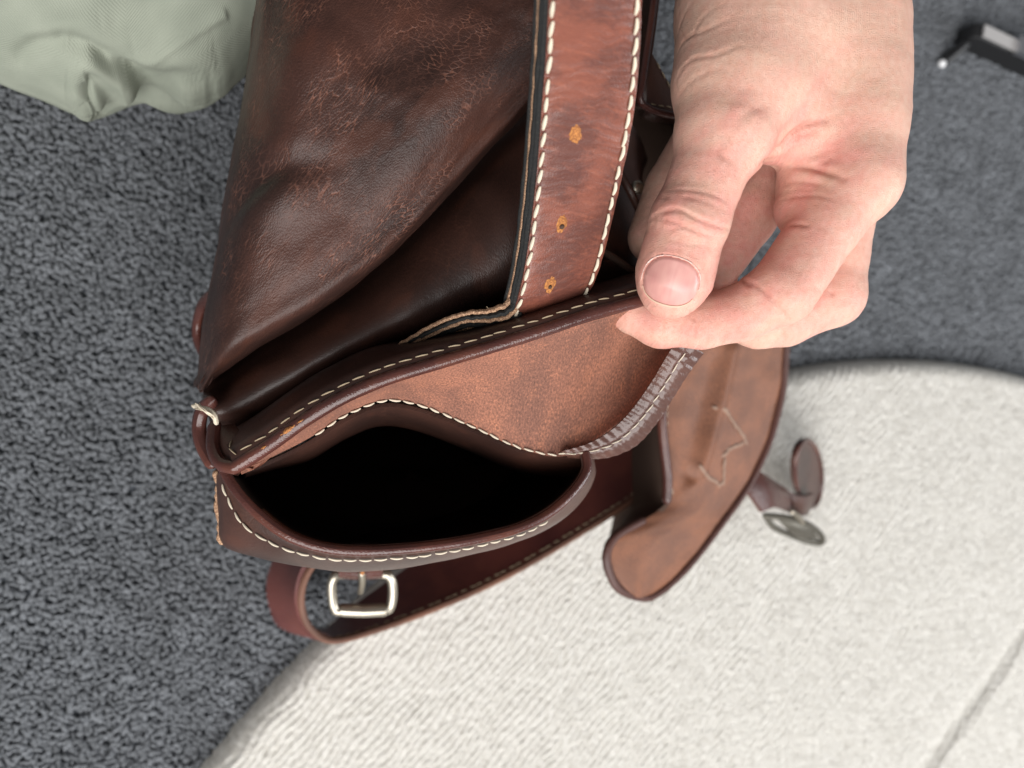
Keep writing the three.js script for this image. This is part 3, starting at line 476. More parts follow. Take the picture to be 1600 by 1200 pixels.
// ---- second flap thrown open to the right, tan underside up
{
  const rows = [[1085, 490, 1230, 490], [1066, 540, 1228, 545], [1040, 600, 1224, 600], [1034, 650, 1214, 650], [1038, 700, 1198, 700], [1043, 745, 1174, 750], [1041, 786, 1148, 790], [1003, 814, 1128, 817], [962, 838, 1107, 845], [948, 866, 1084, 874], [953, 897, 1058, 902], [970, 922, 1030, 925], [990, 934, 1006, 934]];
  const y0 = 118;
  const g = groove([{ pts: PL([[1150, 545, 118], [1132, 610, 116], [1108, 680, 113], [1088, 735, 111]]), w: 4, d: 3.2, taper: 0 }, { pts: PL([[1120, 545, 118], [1104, 620, 116], [1080, 700, 114]]), w: 7, d: -2.2 }, { pts: PL([[1062, 730, 113], [1080, 745, 111], [1096, 730, 110]]), w: 3, d: -2.5 }, { pts: PL([[1060, 775, 112], [1085, 750, 111], [1098, 725, 110]]), w: 3, d: 1.8 }]);
  const hgt = (x, z) => y0 - (x - 1040) * 0.1 - (z - 600) * 0.03;
  const flap = sheet('open_flap', rows.map(([xl, zl, xr, zr]) => [0, 0.25, 0.5, 0.75, 1].map((t) => { const x = lerp(xl, xr, t), z = lerp(zl, zr, t); return P(x, z, hgt(x, z) + 5 * Math.sin(Math.PI * t)); })), put({ mat: tanFlesh, su: 14, sv: 8, thick: 3, disp: (p, n, u, v, a, b) => g(p) + 0.6 * fbm(a / 20, b / 20, 2) }));
  flap.mesh.userData.label = 'open flap with tan underside and dark rolled border over the rug';
  const right = rows.map((q) => P(q[2], q[3], hgt(q[2], q[3]) + 0.5)), left = rows.slice(7).map((q) => P(q[0], q[1], hgt(q[0], q[1]) + 0.5)).reverse();
  const bm = std({ map: hideMaps(256, 60, { at: 2, scale: 1, lines: 0.1, dark: [70, 44, 39], mid: [86, 55, 48], light: [112, 73, 61], red: [88, 56, 46] }).map, roughness: 0.5 });
  mesh('flap_border', tube(spline([...right, ...left.slice(1)], 200), (t) => 0.0021 * (1 + 0.08 * noise(t * 60, 1)), 10), bm, flap.mesh, BASE);
  const pk = spline(PL([[1037, 596, 121], [1034, 650, 121], [1038, 700, 120], [1043, 745, 119], [1042, 780, 118]]), 60);
  mesh('slit_piping', tube(pk, 0.0024, 10), edgeLeather, flap.mesh, BASE);
  seam(flap, [[0.055, 0.2], [0.055, 0.32], [0.06, 0.42], [0.07, 0.485]], 4.2, 3.6, 1.2, thread, BASE, 0.3);
  // stitched outline that shows through
  const softThread = std({ color: new THREE.Color(0.27, 0.175, 0.128), roughness: 0.8 });
  const dec = spline(PL([[1112, 637, 118], [1140, 642, 117], [1158, 665, 115], [1176, 690, 112], [1150, 701, 114], [1138, 712, 114], [1137, 735, 113], [1136, 758, 112], [1120, 752, 113], [1102, 742, 113], [1090, 728, 114]]), 80);
  // gusset of the second pocket, in the dark
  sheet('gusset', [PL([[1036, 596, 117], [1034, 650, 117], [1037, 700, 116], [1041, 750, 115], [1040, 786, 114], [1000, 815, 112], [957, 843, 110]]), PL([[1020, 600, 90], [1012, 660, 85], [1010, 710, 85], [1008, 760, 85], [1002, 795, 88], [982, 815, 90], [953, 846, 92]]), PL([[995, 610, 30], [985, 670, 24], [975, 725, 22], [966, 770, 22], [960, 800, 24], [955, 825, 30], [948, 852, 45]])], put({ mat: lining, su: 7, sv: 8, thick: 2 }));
  let prev = 0; const ev = even(dec, 0.0044);
  const fl = { mesh: flap.mesh };
  ev.forEach((p, i) => { if (!i) return; const t = p.clone().sub(ev[i - 1]).normalize(), n = EYE.clone().sub(p).normalize(); // lie on the flap
    let best = 1e9, at = null, nn = null; for (let u = 0.2; u <= 1; u += 0.02) for (let v = 0.2; v < 0.6; v += 0.01) { const q = flap.at(u, v), d = Math.hypot(q.x - p.x, q.z - p.z); if (d < best) { best = d; at = q; nn = flap.n(u, v); } }
    const q = V(p.x, at.y, p.z).addScaledVector(nn, 0.0002); stitch(q, t, nn, 0.0062, 2.2, softThread, flap.mesh, BASE); flap.mesh.children.at(-1).scale.y *= 0.3; });
  sheet('flap_hinge', [PL([[1064, 436, 150], [1130, 452, 146], [1190, 452, 134]]), PL([[1074, 465, 134], [1150, 474, 134], [1212, 474, 120]]), PL([[1086, 496, 119], [1160, 496, 120], [1230, 496, 104]])], put({ mat: smoothLeather, su: 6, sv: 6, thick: 2 }));
  // small closing strap with its loop and buckle on the rug
  const cs = sheet('closing_strap', [PL([[1150, 752, 95], [1172, 772, 94], [1192, 800, 92]]), PL([[1180, 735, 88], [1198, 760, 88], [1212, 792, 86]]), PL([[1212, 752, 76], [1222, 770, 78], [1226, 796, 74]]), PL([[1242, 774, 66], [1240, 786, 64], [1234, 802, 62]])].map((r) => r), put({ mat: edgeLeather, su: 8, sv: 8, thick: 2.2 }));
  const E = (a, k) => [1263 + Math.cos(a) * 21 * k + Math.sin(a) * 3 * k, 740 + Math.sin(a) * 53 * k];
  const oval = [0.02, 0.5, 0.86, 1].map((k) => [...Array(25).keys()].map((i) => { const a = i / 24 * 6.28318, [x, z] = E(a, k); return P(x, z, 54 - 0.9 * (x - 1263) + 0.25 * (740 - z)); }));
  const tip = sheet('strap_tip', oval, put({ mat: smoothLeather, su: 2, sv: 5, thick: 2.6 }));
  mesh('strap_edge', tube(spline(oval[3], 60), 0.0014, 8), edgeLeather, tip.mesh, BASE);
  sheet('strap_fold', [PL([[1236, 772, 68], [1240, 786, 66], [1238, 804, 60]]), PL([[1256, 776, 66], [1258, 790, 62], [1254, 806, 56]]), PL([[1272, 772, 56], [1270, 788, 50], [1262, 806, 44]])], put({ mat: smoothLeather, su: 6, sv: 6, thick: 2.4 }));
  const agedMetal = std({ color: new THREE.Color(0.12, 0.11, 0.09), metalness: 0.7, roughness: 0.5 });
  const b2 = mesh('closing_buckle', tube(spline(PL([[1196, 806, 60], [1222, 808, 62], [1250, 814, 60], [1270, 824, 54], [1284, 838, 48], [1282, 848, 44], [1262, 846, 44], [1236, 836, 50], [1210, 824, 56], [1196, 806, 60]]), 80), 0.0019, 10), agedMetal, bag, BASE);
  sheet('buckle_plate', [PL([[1216, 812, 62], [1236, 812, 62], [1256, 812, 60]]), PL([[1228, 826, 60], [1248, 828, 60], [1268, 826, 56]]), PL([[1244, 840, 52], [1262, 842, 50], [1280, 843, 47]])], put({ mat: agedMetal, su: 5, sv: 5, thick: 1.5 }));
  mesh('prong', tube(PL([[1238, 800, 68], [1246, 806, 66], [1254, 816, 60]]), 0.0016, 8), nickel, b2, BASE);
}
// ---- second strap and corner seen between the strap and the hand
{
  sheet('back_strap', [PL([[1024, -60, 210], [1030, -60, 150], [1000, -60, 90]]), PL([[1021, 0, 212], [1008, 0, 150], [985, 0, 90]]), PL([[1012, 70, 212], [1004, 70, 150], [980, 70, 90]]), PL([[1003, 130, 212], [998, 130, 150], [975, 130, 90]]), PL([[1000, 165, 210], [990, 165, 150], [970, 165, 90]])], put({ mat: smoothLeather, su: 5, sv: 6, thick: 2 }));
  mesh('strap_edge', tube(spline(PL([[1026, -60, 211], [1022, 0, 213], [1014, 60, 213], [1004, 125, 213], [1000, 155, 212], [1012, 168, 211], [1035, 177, 211], [1064, 182, 211]]), 60), 0.0013, 8), edgeLeather, bag, BASE);
  const cor = sheet('corner_panel', [PL([[1014, 84, 205], [1016, 84, 206], [1020, 86, 206]]), PL([[1007, 115, 207], [1020, 112, 207], [1034, 110, 206]]), PL([[1002, 150, 209], [1030, 145, 208], [1052, 142, 206]]), PL([[1004, 163, 210], [1035, 172, 209], [1070, 178, 207]])], put({ mat: smoothLeather, su: 6, sv: 6, thick: 1.6 }));
  seam(cor, [[0.1, 0.9], [0.5, 0.9], [0.95, 0.9]], 3.4, 2.6, 1, dullThread, BASE, 0.2);
  seam(cor, [[0.9, 0.05], [0.9, 0.5], [0.93, 0.9]], 3.6, 2.8, 1.1, dullThread, BASE, 0.2);
}
// ---- right side wall of the bag, behind the hand
{
  const top = [[1004, 176, 150], [1040, 190, 160], [1078, 206, 186], [1090, 300, 192], [1080, 400, 192], [1062, 450, 192]];
  sheet('side_wall', [top.map((q) => P(...q)), top.map(([x, z]) => P(x + 4, z, 150)), top.map(([x, z]) => P(x - 6, z, 80)), top.map(([x, z]) => P(x - 30, z, 4))], put({ mat: smoothLeather, su: 5, sv: 5, thick: 2 }));
}
// ---- side tabs and a frayed thread at the left end
{
  mesh('side_tab', tube(spline(PL([[332, 462, 150], [318, 474, 140], [309, 500, 132], [308, 525, 130], [316, 548, 132], [326, 560, 136]]), 40), 0.0026, 12, 0.7), edgeLeather, bag, BASE);
  mesh('side_tab', tube(spline(PL([[330, 628, 200], [316, 642, 196], [311, 668, 194], [316, 695, 196], [330, 722, 200]]), 40), 0.0022, 12, 0.8), edgeLeather, bag, BASE);
  const fr = mesh('frayed_thread', tube(spline(PL([[338, 660, 212], [335, 648, 214], [326, 640, 216], [314, 637, 216], [302, 634, 214]]), 30), (t) => 0.0008 * (1 - 0.3 * t), 8), thread, bag, BASE);
  for (let k = 0; k < 12; k++) mesh('fibre', tube(spline(PL([[330 + rnd() * 8, 650 + rnd() * 6, 213], [320 + rnd() * 8, 640 + rnd() * 6, 216 + rnd() * 3], [300 + rnd() * 12, 630 + rnd() * 10, 214 + rnd() * 4]]), 10), 0.00016, 4), thread, fr, BASE);
}
console.log('bag done');

// ------------------------------------------------------------------ the person: a left hand pinching the flap, and a knee in sage trousers
const PB = P(600, -300, 0);
const person = thing('person', PB, 'person in sage green trousers pinching the pocket flap with bare left hand', 'person');
const NAIL = {};
{
  // joints: [photo x, photo y, distance mm, radius mm]
  const J = (a) => { const p = PD(a[0], a[1], a[2]).multiplyScalar(1000); return [p.x, p.y, p.z, a[3]]; };
  const chain = (k, list) => ({ k, bones: list.slice(1).map((b, i) => [J(list[i]), J(b)]) });
  const chains = [
    // wrist and back of the hand
    chain(9, [[1155, -150, 246, 19], [1153, 20, 244, 18], [1156, 120, 240, 17]]), chain(9, [[1318, -150, 256, 17.5], [1316, 20, 254, 17.6], [1318, 120, 252, 17]]),
    chain(9, [[1240, -150, 247, 18], [1240, 60, 245, 17], [1220, 150, 243, 14]]),
    chain(9, [[1318, 60, 252, 17], [1338, 190, 246.5, 14.4], [1336, 278, 245, 13]]), chain(9, [[1285, 60, 264, 16], [1312, 320, 265, 12]]), chain(9, [[1240, 80, 268, 15], [1212, 262, 272, 12]]), chain(9, [[1190, 80, 272, 14], [1105, 225, 277, 10.5]]),
    chain(5, [[1372, 168, 249, 6.6], [1376, 176, 249, 6.4]]),
    // thumb
    chain(7, [[1170, 40, 240, 18], [1146, 140, 235, 16.8], [1133, 205, 232, 14]]), chain(3, [[1131, 205, 232, 13], [1103, 282, 230.5, 10.2], [1078, 345, 230, 11]]), chain(1.5, [[1078, 345, 230, 11], [1061, 400, 232, 10.5], [1053, 434, 233.5, 10.7], [1047, 452, 235, 8.4]]),
    // web between thumb and index
    chain(6, [[1196, 195, 245, 11], [1245, 205, 247, 11], [1295, 222, 248, 12]]),
    // index finger
    chain(4, [[1337, 280, 244, 12.6], [1292, 350, 242, 9.9], [1224, 452, 240, 9.9]]), chain(1.5, [[1220, 456, 240, 9.7], [1160, 488, 244, 8.2], [1095, 502, 248, 8.3]]), chain(1.5, [[1095, 502, 248, 8.2], [1034, 500, 250, 8.3], [990, 488, 250.5, 6.9]]),
    chain(4, [[1272, 300, 249, 12], [1262, 326, 248, 9.8]]),
  ];
  const far = [   // fingers behind, kept apart from the index
    chain(3, [[1312, 325, 265, 11.5], [1300, 400, 265, 11], [1297, 456, 264, 10.8]]), chain(3, [[1297, 458, 264, 10.8], [1225, 492, 264, 9.8], [1185, 498, 264, 9.2], [1120, 480, 266, 8.6]]),
    chain(3, [[1205, 262, 272, 11.6], [1160, 333, 268, 11.2], [1106, 412, 266, 10.6]]), chain(3, [[1098, 222, 277, 10.2], [1054, 298, 275, 9.8], [1024, 370, 273, 9.2]]),
  ];
  const seg = (x, y, z, a, b) => {
    const bx = b[0] - a[0], by = b[1] - a[1], bz = b[2] - a[2], px = x - a[0], py = y - a[1], pz = z - a[2], h = clamp((px * bx + py * by + pz * bz) / (bx * bx + by * by + bz * bz), 0, 1);
    return Math.hypot(px - bx * h, py - by * h, pz - bz * h) - lerp(a[3], b[3], h);
  };
  const smin = (a, b, k) => { const h = Math.max(k - Math.abs(a - b), 0) / k; return Math.min(a, b) - h * h * k * 0.25; };
  const sdf = (x, y, z) => {
    let d = 1e3; for (const c of chains) { let e = 1e3; for (const [a, b] of c.bones) e = smin(e, seg(x, y, z, a, b), 2); d = smin(d, e, c.k); }
    let f = 1e3; for (const c of far) { let e = 1e3; for (const [a, b] of c.bones) e = smin(e, seg(x, y, z, a, b), 2); f = smin(f, e, 2.5); }
    return smin(d, f, 0.5);
  };
  const grad = (x, y, z, e = 0.4) => V(sdf(x + e, y, z) - sdf(x - e, y, z), sdf(x, y + e, z) - sdf(x, y - e, z), sdf(x, y, z + e) - sdf(x, y, z - e)).normalize();
  const march = (o, d, far = 400) => { let t = 0; for (let i = 0; i < 160; i++) { const s = sdf(o.x + d.x * t, o.y + d.y * t, o.z + d.z * t); if (s < 0.02) return V(o.x + d.x * t, o.y + d.y * t, o.z + d.z * t); t += s * 0.8; if (t > far) break; } return null; };
  const eye = EYE.clone().multiplyScalar(1000);
  const onSkin = (px, py) => march(eye, PD(px, py, 1000).multiplyScalar(1000).sub(eye).normalize());
  // sparse surface nets
  const lo = [1e9, 1e9, 1e9], hi = [-1e9, -1e9, -1e9];
  for (const c of [...chains, ...far]) for (const b of c.bones) for (const q of b) for (let k = 0; k < 3; k++) { lo[k] = Math.min(lo[k], q[k] - q[3] - 4); hi[k] = Math.max(hi[k], q[k] + q[3] + 4); }
  lo[2] = Math.max(lo[2], -170);
  const S = 0.65, BL = 8, nb = lo.map((v, k) => Math.ceil((hi[k] - v) / S / BL)), n = nb.map((v) => v * BL + 1), NX = n[0], NXY = n[0] * n[1];
  const F = new Float32Array(n[0] * n[1] * n[2]).fill(9), active = [];
  for (let bz = 0; bz < nb[2]; bz++) for (let by = 0; by < nb[1]; by++) for (let bx = 0; bx < nb[0]; bx++) {
    const c = [lo[0] + (bx + 0.5) * BL * S, lo[1] + (by + 0.5) * BL * S, lo[2] + (bz + 0.5) * BL * S];
    if (Math.abs(sdf(...c)) > BL * S * 0.95 + 0.6) continue;
    active.push([bx, by, bz]);
  }
  const done = new Uint8Array(F.length);
  for (const [bx, by, bz] of active) for (let k = 0; k <= BL; k++) for (let j = 0; j <= BL; j++) for (let i = 0; i <= BL; i++) {
    const q = (bz * BL + k) * NXY + (by * BL + j) * NX + bx * BL + i; if (done[q]) continue; done[q] = 1;
    F[q] = sdf(lo[0] + (bx * BL + i) * S, lo[1] + (by * BL + j) * S, lo[2] + (bz * BL + k) * S);
  }
  const id = new Map(), pos = [], idx = [];
  for (const [bx, by, bz] of active) for (let k = 0; k < BL; k++) for (let j = 0; j < BL; j++) for (let i = 0; i < BL; i++) {
    const x = bx * BL + i, y = by * BL + j, z = bz * BL + k, q = z * NXY + y * NX + x; let sx = 0, sy = 0, sz = 0, c = 0;
    const v = (a, b, d) => F[q + a + b * NX + d * NXY];
    const ed = (a, b, d, A, B, D) => { const f = v(a, b, d), g = v(A, B, D); if ((f < 0) !== (g < 0)) { const t = f / (f - g); sx += a + (A - a) * t; sy += b + (B - b) * t; sz += d + (D - d) * t; c++; } };
    for (let a = 0; a < 2; a++) for (let b = 0; b < 2; b++) { ed(0, a, b, 1, a, b); ed(a, 0, b, a, 1, b); ed(a, b, 0, a, b, 1); }
    if (c) { id.set(q, pos.length / 3); pos.push(lo[0] + (x + sx / c) * S, lo[1] + (y + sy / c) * S, lo[2] + (z + sz / c) * S); }
  }
  for (const q of id.keys()) {
    const f = F[q] < 0;
    for (const [st, a, b] of [[1, NX, NXY], [NX, NXY, 1], [NXY, 1, NX]]) {
      const g = F[q + st] < 0; if (f === g) continue;
      const A = id.get(q), B = id.get(q - a), C = id.get(q - a - b), D = id.get(q - b); if (B === undefined || C === undefined || D === undefined) continue;
      if (f) idx.push(A, B, C, A, C, D); else idx.push(A, C, B, A, D, C);
    }
  }
  // nail frame on the thumb
  const c0 = onSkin(1046, 441), ip = J([1078, 345, 230, 0]), tp = J([1047, 451, 235, 0]);
  const nrm = grad(c0.x, c0.y, c0.z), ax = V(tp[0] - ip[0], tp[1] - ip[1], tp[2] - ip[2]).normalize(); ax.addScaledVector(nrm, -ax.dot(nrm)).normalize();
  const wx = ax.clone().cross(nrm).normalize(), NW = 7.7, NL = 6.8;
  const nailE = (s, t) => Math.pow(Math.pow(Math.abs(s), 2.3) + Math.pow(Math.abs(t), t > 0 ? 2.6 : 2.2), 1 / 2.3);
  // creases drawn on the skin: [points, width, depth, redness]
  const cre = [
    [[[1012, 322], [1040, 308], [1075, 308], [1110, 318], [1135, 330]], 0.9, 0.30, 0.25], [[[1015, 345], [1035, 332], [1062, 328], [1085, 340], [1118, 352], [1140, 358]], 0.75, 0.5, 0.5], [[[1022, 340], [1050, 346], [1075, 356], [1105, 368], [1135, 372]], 0.7, 0.4, 0.4],
    [[[1018, 352], [1050, 358], [1080, 352]], 0.6, 0.2, 0.2], [[[1040, 300], [1075, 297], [1115, 305], [1140, 318]], 0.7, 0.22, 0.2], [[[1030, 372], [1070, 380], [1110, 386], [1128, 390]], 0.6, 0.12, 0.1],
    [[[1060, 38], [1075, 60], [1100, 25], [1135, 5]], 0.8, 0.22, 0.35], [[[1056, 90], [1072, 60], [1100, 48], [1140, 30]], 0.8, 0.28, 0.4], [[[1056, 128], [1078, 95], [1120, 85], [1160, 70]], 0.8, 0.32, 0.45], [[[1060, 150], [1090, 120], [1130, 105]], 0.8, 0.22, 0.3], [[[1057, 60], [1066, 30], [1080, 5]], 0.8, 0.22, 0.3],
    [[[1290, 186], [1260, 196], [1235, 212], [1210, 235], [1190, 255]], 1.5, 1.3, 0.9], [[[1275, 205], [1245, 215], [1222, 232]], 1.2, 0.5, 0.6], [[[1212, 262], [1260, 262], [1290, 268], [1320, 280]], 1.3, 0.9, 0.8], [[[1300, 250], [1275, 262], [1300, 275]], 1.1, 0.4, 0.5],
    [[[1212, 318], [1240, 308], [1275, 306], [1300, 312]], 0.8, 0.32, 0.5], [[[1222, 290], [1250, 284], [1290, 290]], 0.9, 0.35, 0.4], [[[1213, 357], [1235, 352], [1262, 353]], 0.9, 0.6, 0.8],
    [[[1130, 446], [1165, 440], [1190, 452], [1215, 478], [1232, 500]], 0.9, 0.45, 0.5], [[[1150, 440], [1170, 445], [1185, 442]], 0.8, 0.5, 0.5], [[[1078, 486], [1084, 500], [1087, 515], [1086, 534]], 0.6, 0.45, 0.7], [[[1200, 486], [1225, 492], [1238, 505]], 0.8, 0.3, 0.2],
    [[[1275, 450], [1300, 458], [1320, 470]], 1.2, 0.5, 0.5], [[[1222, 520], [1226, 532]], 0.8, 0.4, 0.4],
    [[[1150, 195], [1170, 175], [1195, 165]], 1.6, 0.35, 0.2], [[[1130, 215], [1125, 240], [1140, 250]], 1.6, 0.4, 0.3],
  ].map(([p, w, d, r]) => ({ p: even(spline(p.map(([x, z]) => onSkin(x, z)).filter((q) => q), 40), 0.5), w, d, r }));
  const bumps = [[[1118, 242], 5, 0.8], [[1165, 195], 6, 0.7], [[1340, 300], 9, 0.5], [[1080, 345], 6, 0.3], [[1255, 240], 6, 0.6], [[1130, 500], 5, 0.4]].map(([p, w, d]) => ({ c: onSkin(...p), w, d }));
  const rosy = [[[1240, 300], 17], [[1270, 225], 13], [[1010, 510], 17], [[1130, 480], 15], [[1090, 420], 11], [[1050, 395], 8], [[1170, 430], 13], [[1300, 500], 14], [[1020, 330], 22], [[1170, 340], 24], [[1120, 250], 6], [[1155, 190], 7]].map(([p, w]) => ({ c: onSkin(...p), w })).filter((q) => q.c);
  const G = geo(pos, idx), nn = G.attributes.normal, N = pos.length / 3, col = new Float32Array(N * 3), uv = new Float32Array(N * 2), p = V(0, 0, 0);
  for (let i = 0; i < N; i++) {
    p.set(pos[i * 3], pos[i * 3 + 1], pos[i * 3 + 2]); let d = 0, red = 0;
    for (const c of cre) { const a = c.p[0], z = c.p[c.p.length >> 1]; if (p.distanceToSquared(z) > 1600) continue; let b = 1e9, at = 0; for (let q = 0; q < c.p.length; q++) { const e = p.distanceToSquared(c.p[q]); if (e < b) { b = e; at = q / (c.p.length - 1); } } const e = Math.sqrt(b); if (e < c.w * 4) { const t = Math.sin(Math.PI * clamp(at, 0.06, 0.94)) ** 0.5, g = Math.exp(-((e / (c.w * 0.7)) ** 2)); d += 1.05 * t * c.d * (-g + 0.15 * Math.exp(-(((e - c.w * 1.8) / c.w) ** 2))); red = Math.max(red, t * c.r * g); } }
    for (const c of bumps) { if (!c.c) continue; const e = p.distanceTo(c.c); if (e < c.w * 3) d += c.d * Math.exp(-((e / c.w) ** 2)); }
    const fx = (p.x - c0.x), fy = (p.y - c0.y), fz = (p.z - c0.z), s = (fx * wx.x + fy * wx.y + fz * wx.z) / NW, t = (fx * ax.x + fy * ax.y + fz * ax.z) / NL, hN = fx * nrm.x + fy * nrm.y + fz * nrm.z;
    if (hN > -9 && Math.abs(s) < 1.8 && Math.abs(t) < 1.8) { const e = nailE(s, t); if (e < 1.02) d -= 0.5; else d += 0.2 * Math.exp(-(((e - 1.13) / 0.1) ** 2)) * (t > 0.7 ? 0.5 : 1); }
    d += 0.09 * noise3(p.x / 2.6, p.y / 2.6, p.z / 2.6) + 0.05 * noise3(p.x / 1.1, p.y / 1.1, p.z / 1.1) + 0.3 * noise3(p.x / 11, p.y / 11, p.z / 11);
    let pink = 0; for (const q of rosy) { const e = p.distanceTo(q.c); if (e < q.w * 3) pink = pink + (1 - pink) * 0.75 * Math.exp(-((e / (q.w * 1.25)) ** 2)); }
    const m = noise3(p.x / 5, p.y / 5, p.z / 5), f = noise3(p.x / 1.3, p.y / 1.3, p.z / 1.3), m2 = noise3(p.x / 14 + 9, p.y / 14, p.z / 14);
    pink = clamp(pink * (0.75 + 0.6 * m) + 0.3 * m + 0.2 * f + 0.05, 0, 1);
    let c = mix3([0.76, 0.51, 0.405], [0.71, 0.335, 0.29], pink * 0.8); c = mix3(c, [0.74, 0.54, 0.40], clamp(0.35 * m2 + 0.1, 0, 0.5) * (1 - pink)); c = mix3(c, [0.42, 0.16, 0.12], clamp(red * 0.55, 0, 0.6));
    const k = 1 + 0.06 * f + 0.05 * m; col[i * 3] = c[0] * k; col[i * 3 + 1] = c[1] * k; col[i * 3 + 2] = c[2] * k;
    pos[i * 3] += nn.getX(i) * d; pos[i * 3 + 1] += nn.getY(i) * d; pos[i * 3 + 2] += nn.getZ(i) * d;
    uv[i * 2] = (p.x + 0.35 * p.y) / 1000; uv[i * 2 + 1] = (p.z + 0.25 * p.y) / 1000;
  }
  const g = geo(pos.map((v) => v / 1000), idx, uv); g.setAttribute('color', new THREE.BufferAttribute(col, 3));
  const skinBump = texture(1024, 34, (x, y) => { const w = 0.6 * noise(x / 2, y / 2); const l1 = Math.abs(noise(x * 1.6 + w, y * 3.6 + x * 1.2)), l2 = Math.abs(noise(x * 3.4 - y * 1.8, y * 1.5 + w + 7)); return 0.35 + 0.55 * Math.min(1, Math.min(l1, l2) * 3.2) + 0.1 * noise(x * 7, y * 7); });
  const skinMap = texture(1024, 34, (x, y) => { const w = 0.6 * noise(x / 2, y / 2), l1 = Math.abs(noise(x * 1.6 + w, y * 3.6 + x * 1.2)), l2 = Math.abs(noise(x * 3.4 - y * 1.8, y * 1.5 + w + 7)), l = 1 - Math.min(1, Math.min(l1, l2) * 4), s = Math.max(0, noise(x * 2.3 + 40, y * 2.3) - 0.32) * 2, b = 0.5 + noise(x / 1.7, y / 1.7) * 0.9; return mix3(mix3([255, 255, 255], [250, 236, 231], clamp(b, 0, 1)), [236, 202, 192], clamp(0.26 * l + s, 0, 0.6)); }, true);
  const skin = new THREE.MeshPhysicalMaterial({ color: 0xffffff, vertexColors: true, map: skinMap, bumpMap: skinBump, bumpScale: 0.0002, roughness: 0.42, specularIntensity: 0.8, sheen: 0.15, sheenColor: new THREE.Color(1, 0.7, 0.6), sheenRoughness: 0.5 });
  const hand = mesh('hand', g, skin, person, PB);
  hand.userData.label = 'bare left hand with thumb and index finger pinching leather';
  console.log('hand', N, 'verts');
  // the nail: a curved plate bedded in the skin
  const np = [], nuv = [], ni = [], A = 28, Q = 12;
  const proj = (s, t, up) => { const o = c0.clone().addScaledVector(wx, s * NW).addScaledVector(ax, t * NL).addScaledVector(nrm, 9); const h = march(o, nrm.clone().negate(), 30) ?? o; return h.addScaledVector(nrm, up); };
  for (let q = 0; q <= Q; q++) for (let a = 0; a <= A; a++) { const an = a / A * 6.28318, e = nailE(Math.cos(an), Math.sin(an)), r = q / Q / e, s = Math.cos(an) * r, t = Math.sin(an) * r, k = q / Q; const h = proj(s, t, q === Q ? -0.55 : 0.12 + 0.16 * (1 - k * k)); np.push(h.x / 1000, h.y / 1000, h.z / 1000); nuv.push(s * NW / 1000, t * NL / 1000); if (q && a) { const b = q * (A + 1) + a, c = b - A - 1; ni.push(c - 1, b - 1, c, c, b - 1, b); } }
  const nailMat = new THREE.MeshPhysicalMaterial({ side: THREE.DoubleSide, map: texture(256, 40, (x, y) => { const l = noise(x * 1.6, y * 0.12) * 0.22 + 0.7 * noise(x / 3, y / 3); return mix3([198, 140, 134], [212, 160, 150], smooth(-0.6, 0.6, l)); }, true), roughness: 0.4, bumpMap: texture(256, 20, (x, y) => 0.5 + 0.4 * noise(x * 2.2, y * 0.1)), bumpScale: 0.00003, clearcoat: 0.1, clearcoatRoughness: 0.3 });
  const nail = mesh('thumbnail', geo(np, ni, nuv), nailMat, hand, PB);
  const rim = (a0, a1, k, up, m) => { const o = []; for (let i = 0; i <= m; i++) { const an = lerp(a0, a1, i / m), e = nailE(Math.cos(an), Math.sin(an)), h = proj(Math.cos(an) / e * k, Math.sin(an) / e * k, up + 0.12 * noise(i * 0.9, k * 9)); o.push(h.multiplyScalar(0.001)); } return o; };
  const cut = std({ color: new THREE.Color(0.74, 0.55, 0.49), roughness: 0.8 });
  mesh('cuticle', tube(rim(Math.PI * 0.97, Math.PI * 2.08, 1.04, 0.28, 60).map((q, i) => q.add(V(0.00008 * noise(i * 1.3, 2), 0, 0.00008 * noise(i * 1.1, 7)))), (t) => 0.00006 + 0.00034 * Math.abs(noise(t * 25, 4)) * 1.6 , 6), cut, nail, PB);
  mesh('nail_edge', tube(rim(Math.PI * 0.16, Math.PI * 0.84, 1.0, -0.02, 40), (t) => 0.0003 * Math.sin(Math.PI * clamp(t, 0.07, 0.93)) ** 0.5, 6), std({ color: new THREE.Color(0.66, 0.46, 0.34), roughness: 0.6 }), nail, PB);
  // fine pale hairs at the outer side of the hand
  const hm = std({ color: new THREE.Color(0.55, 0.45, 0.36), roughness: 0.6 });
  for (const [x, z, dx, dz] of [[1402, 60, 9, 4], [1402, 85, 9, 5], [1400, 105, 10, 5], [1402, 140, 9, 4], [1404, 250, 10, 6], [1402, 30, 8, 4], [1404, 205, 7, 4]]) { const a = PD(x - 4, z - 2, 250), b = PD(x + dx * 0.5, z + dz * 0.3, 249), c = PD(x + dx, z + dz, 249); mesh('hair', tube(spline([a, b, c], 10), (t) => 0.00008 * (1 - 0.7 * t), 4), hm, hand, PB); }
}
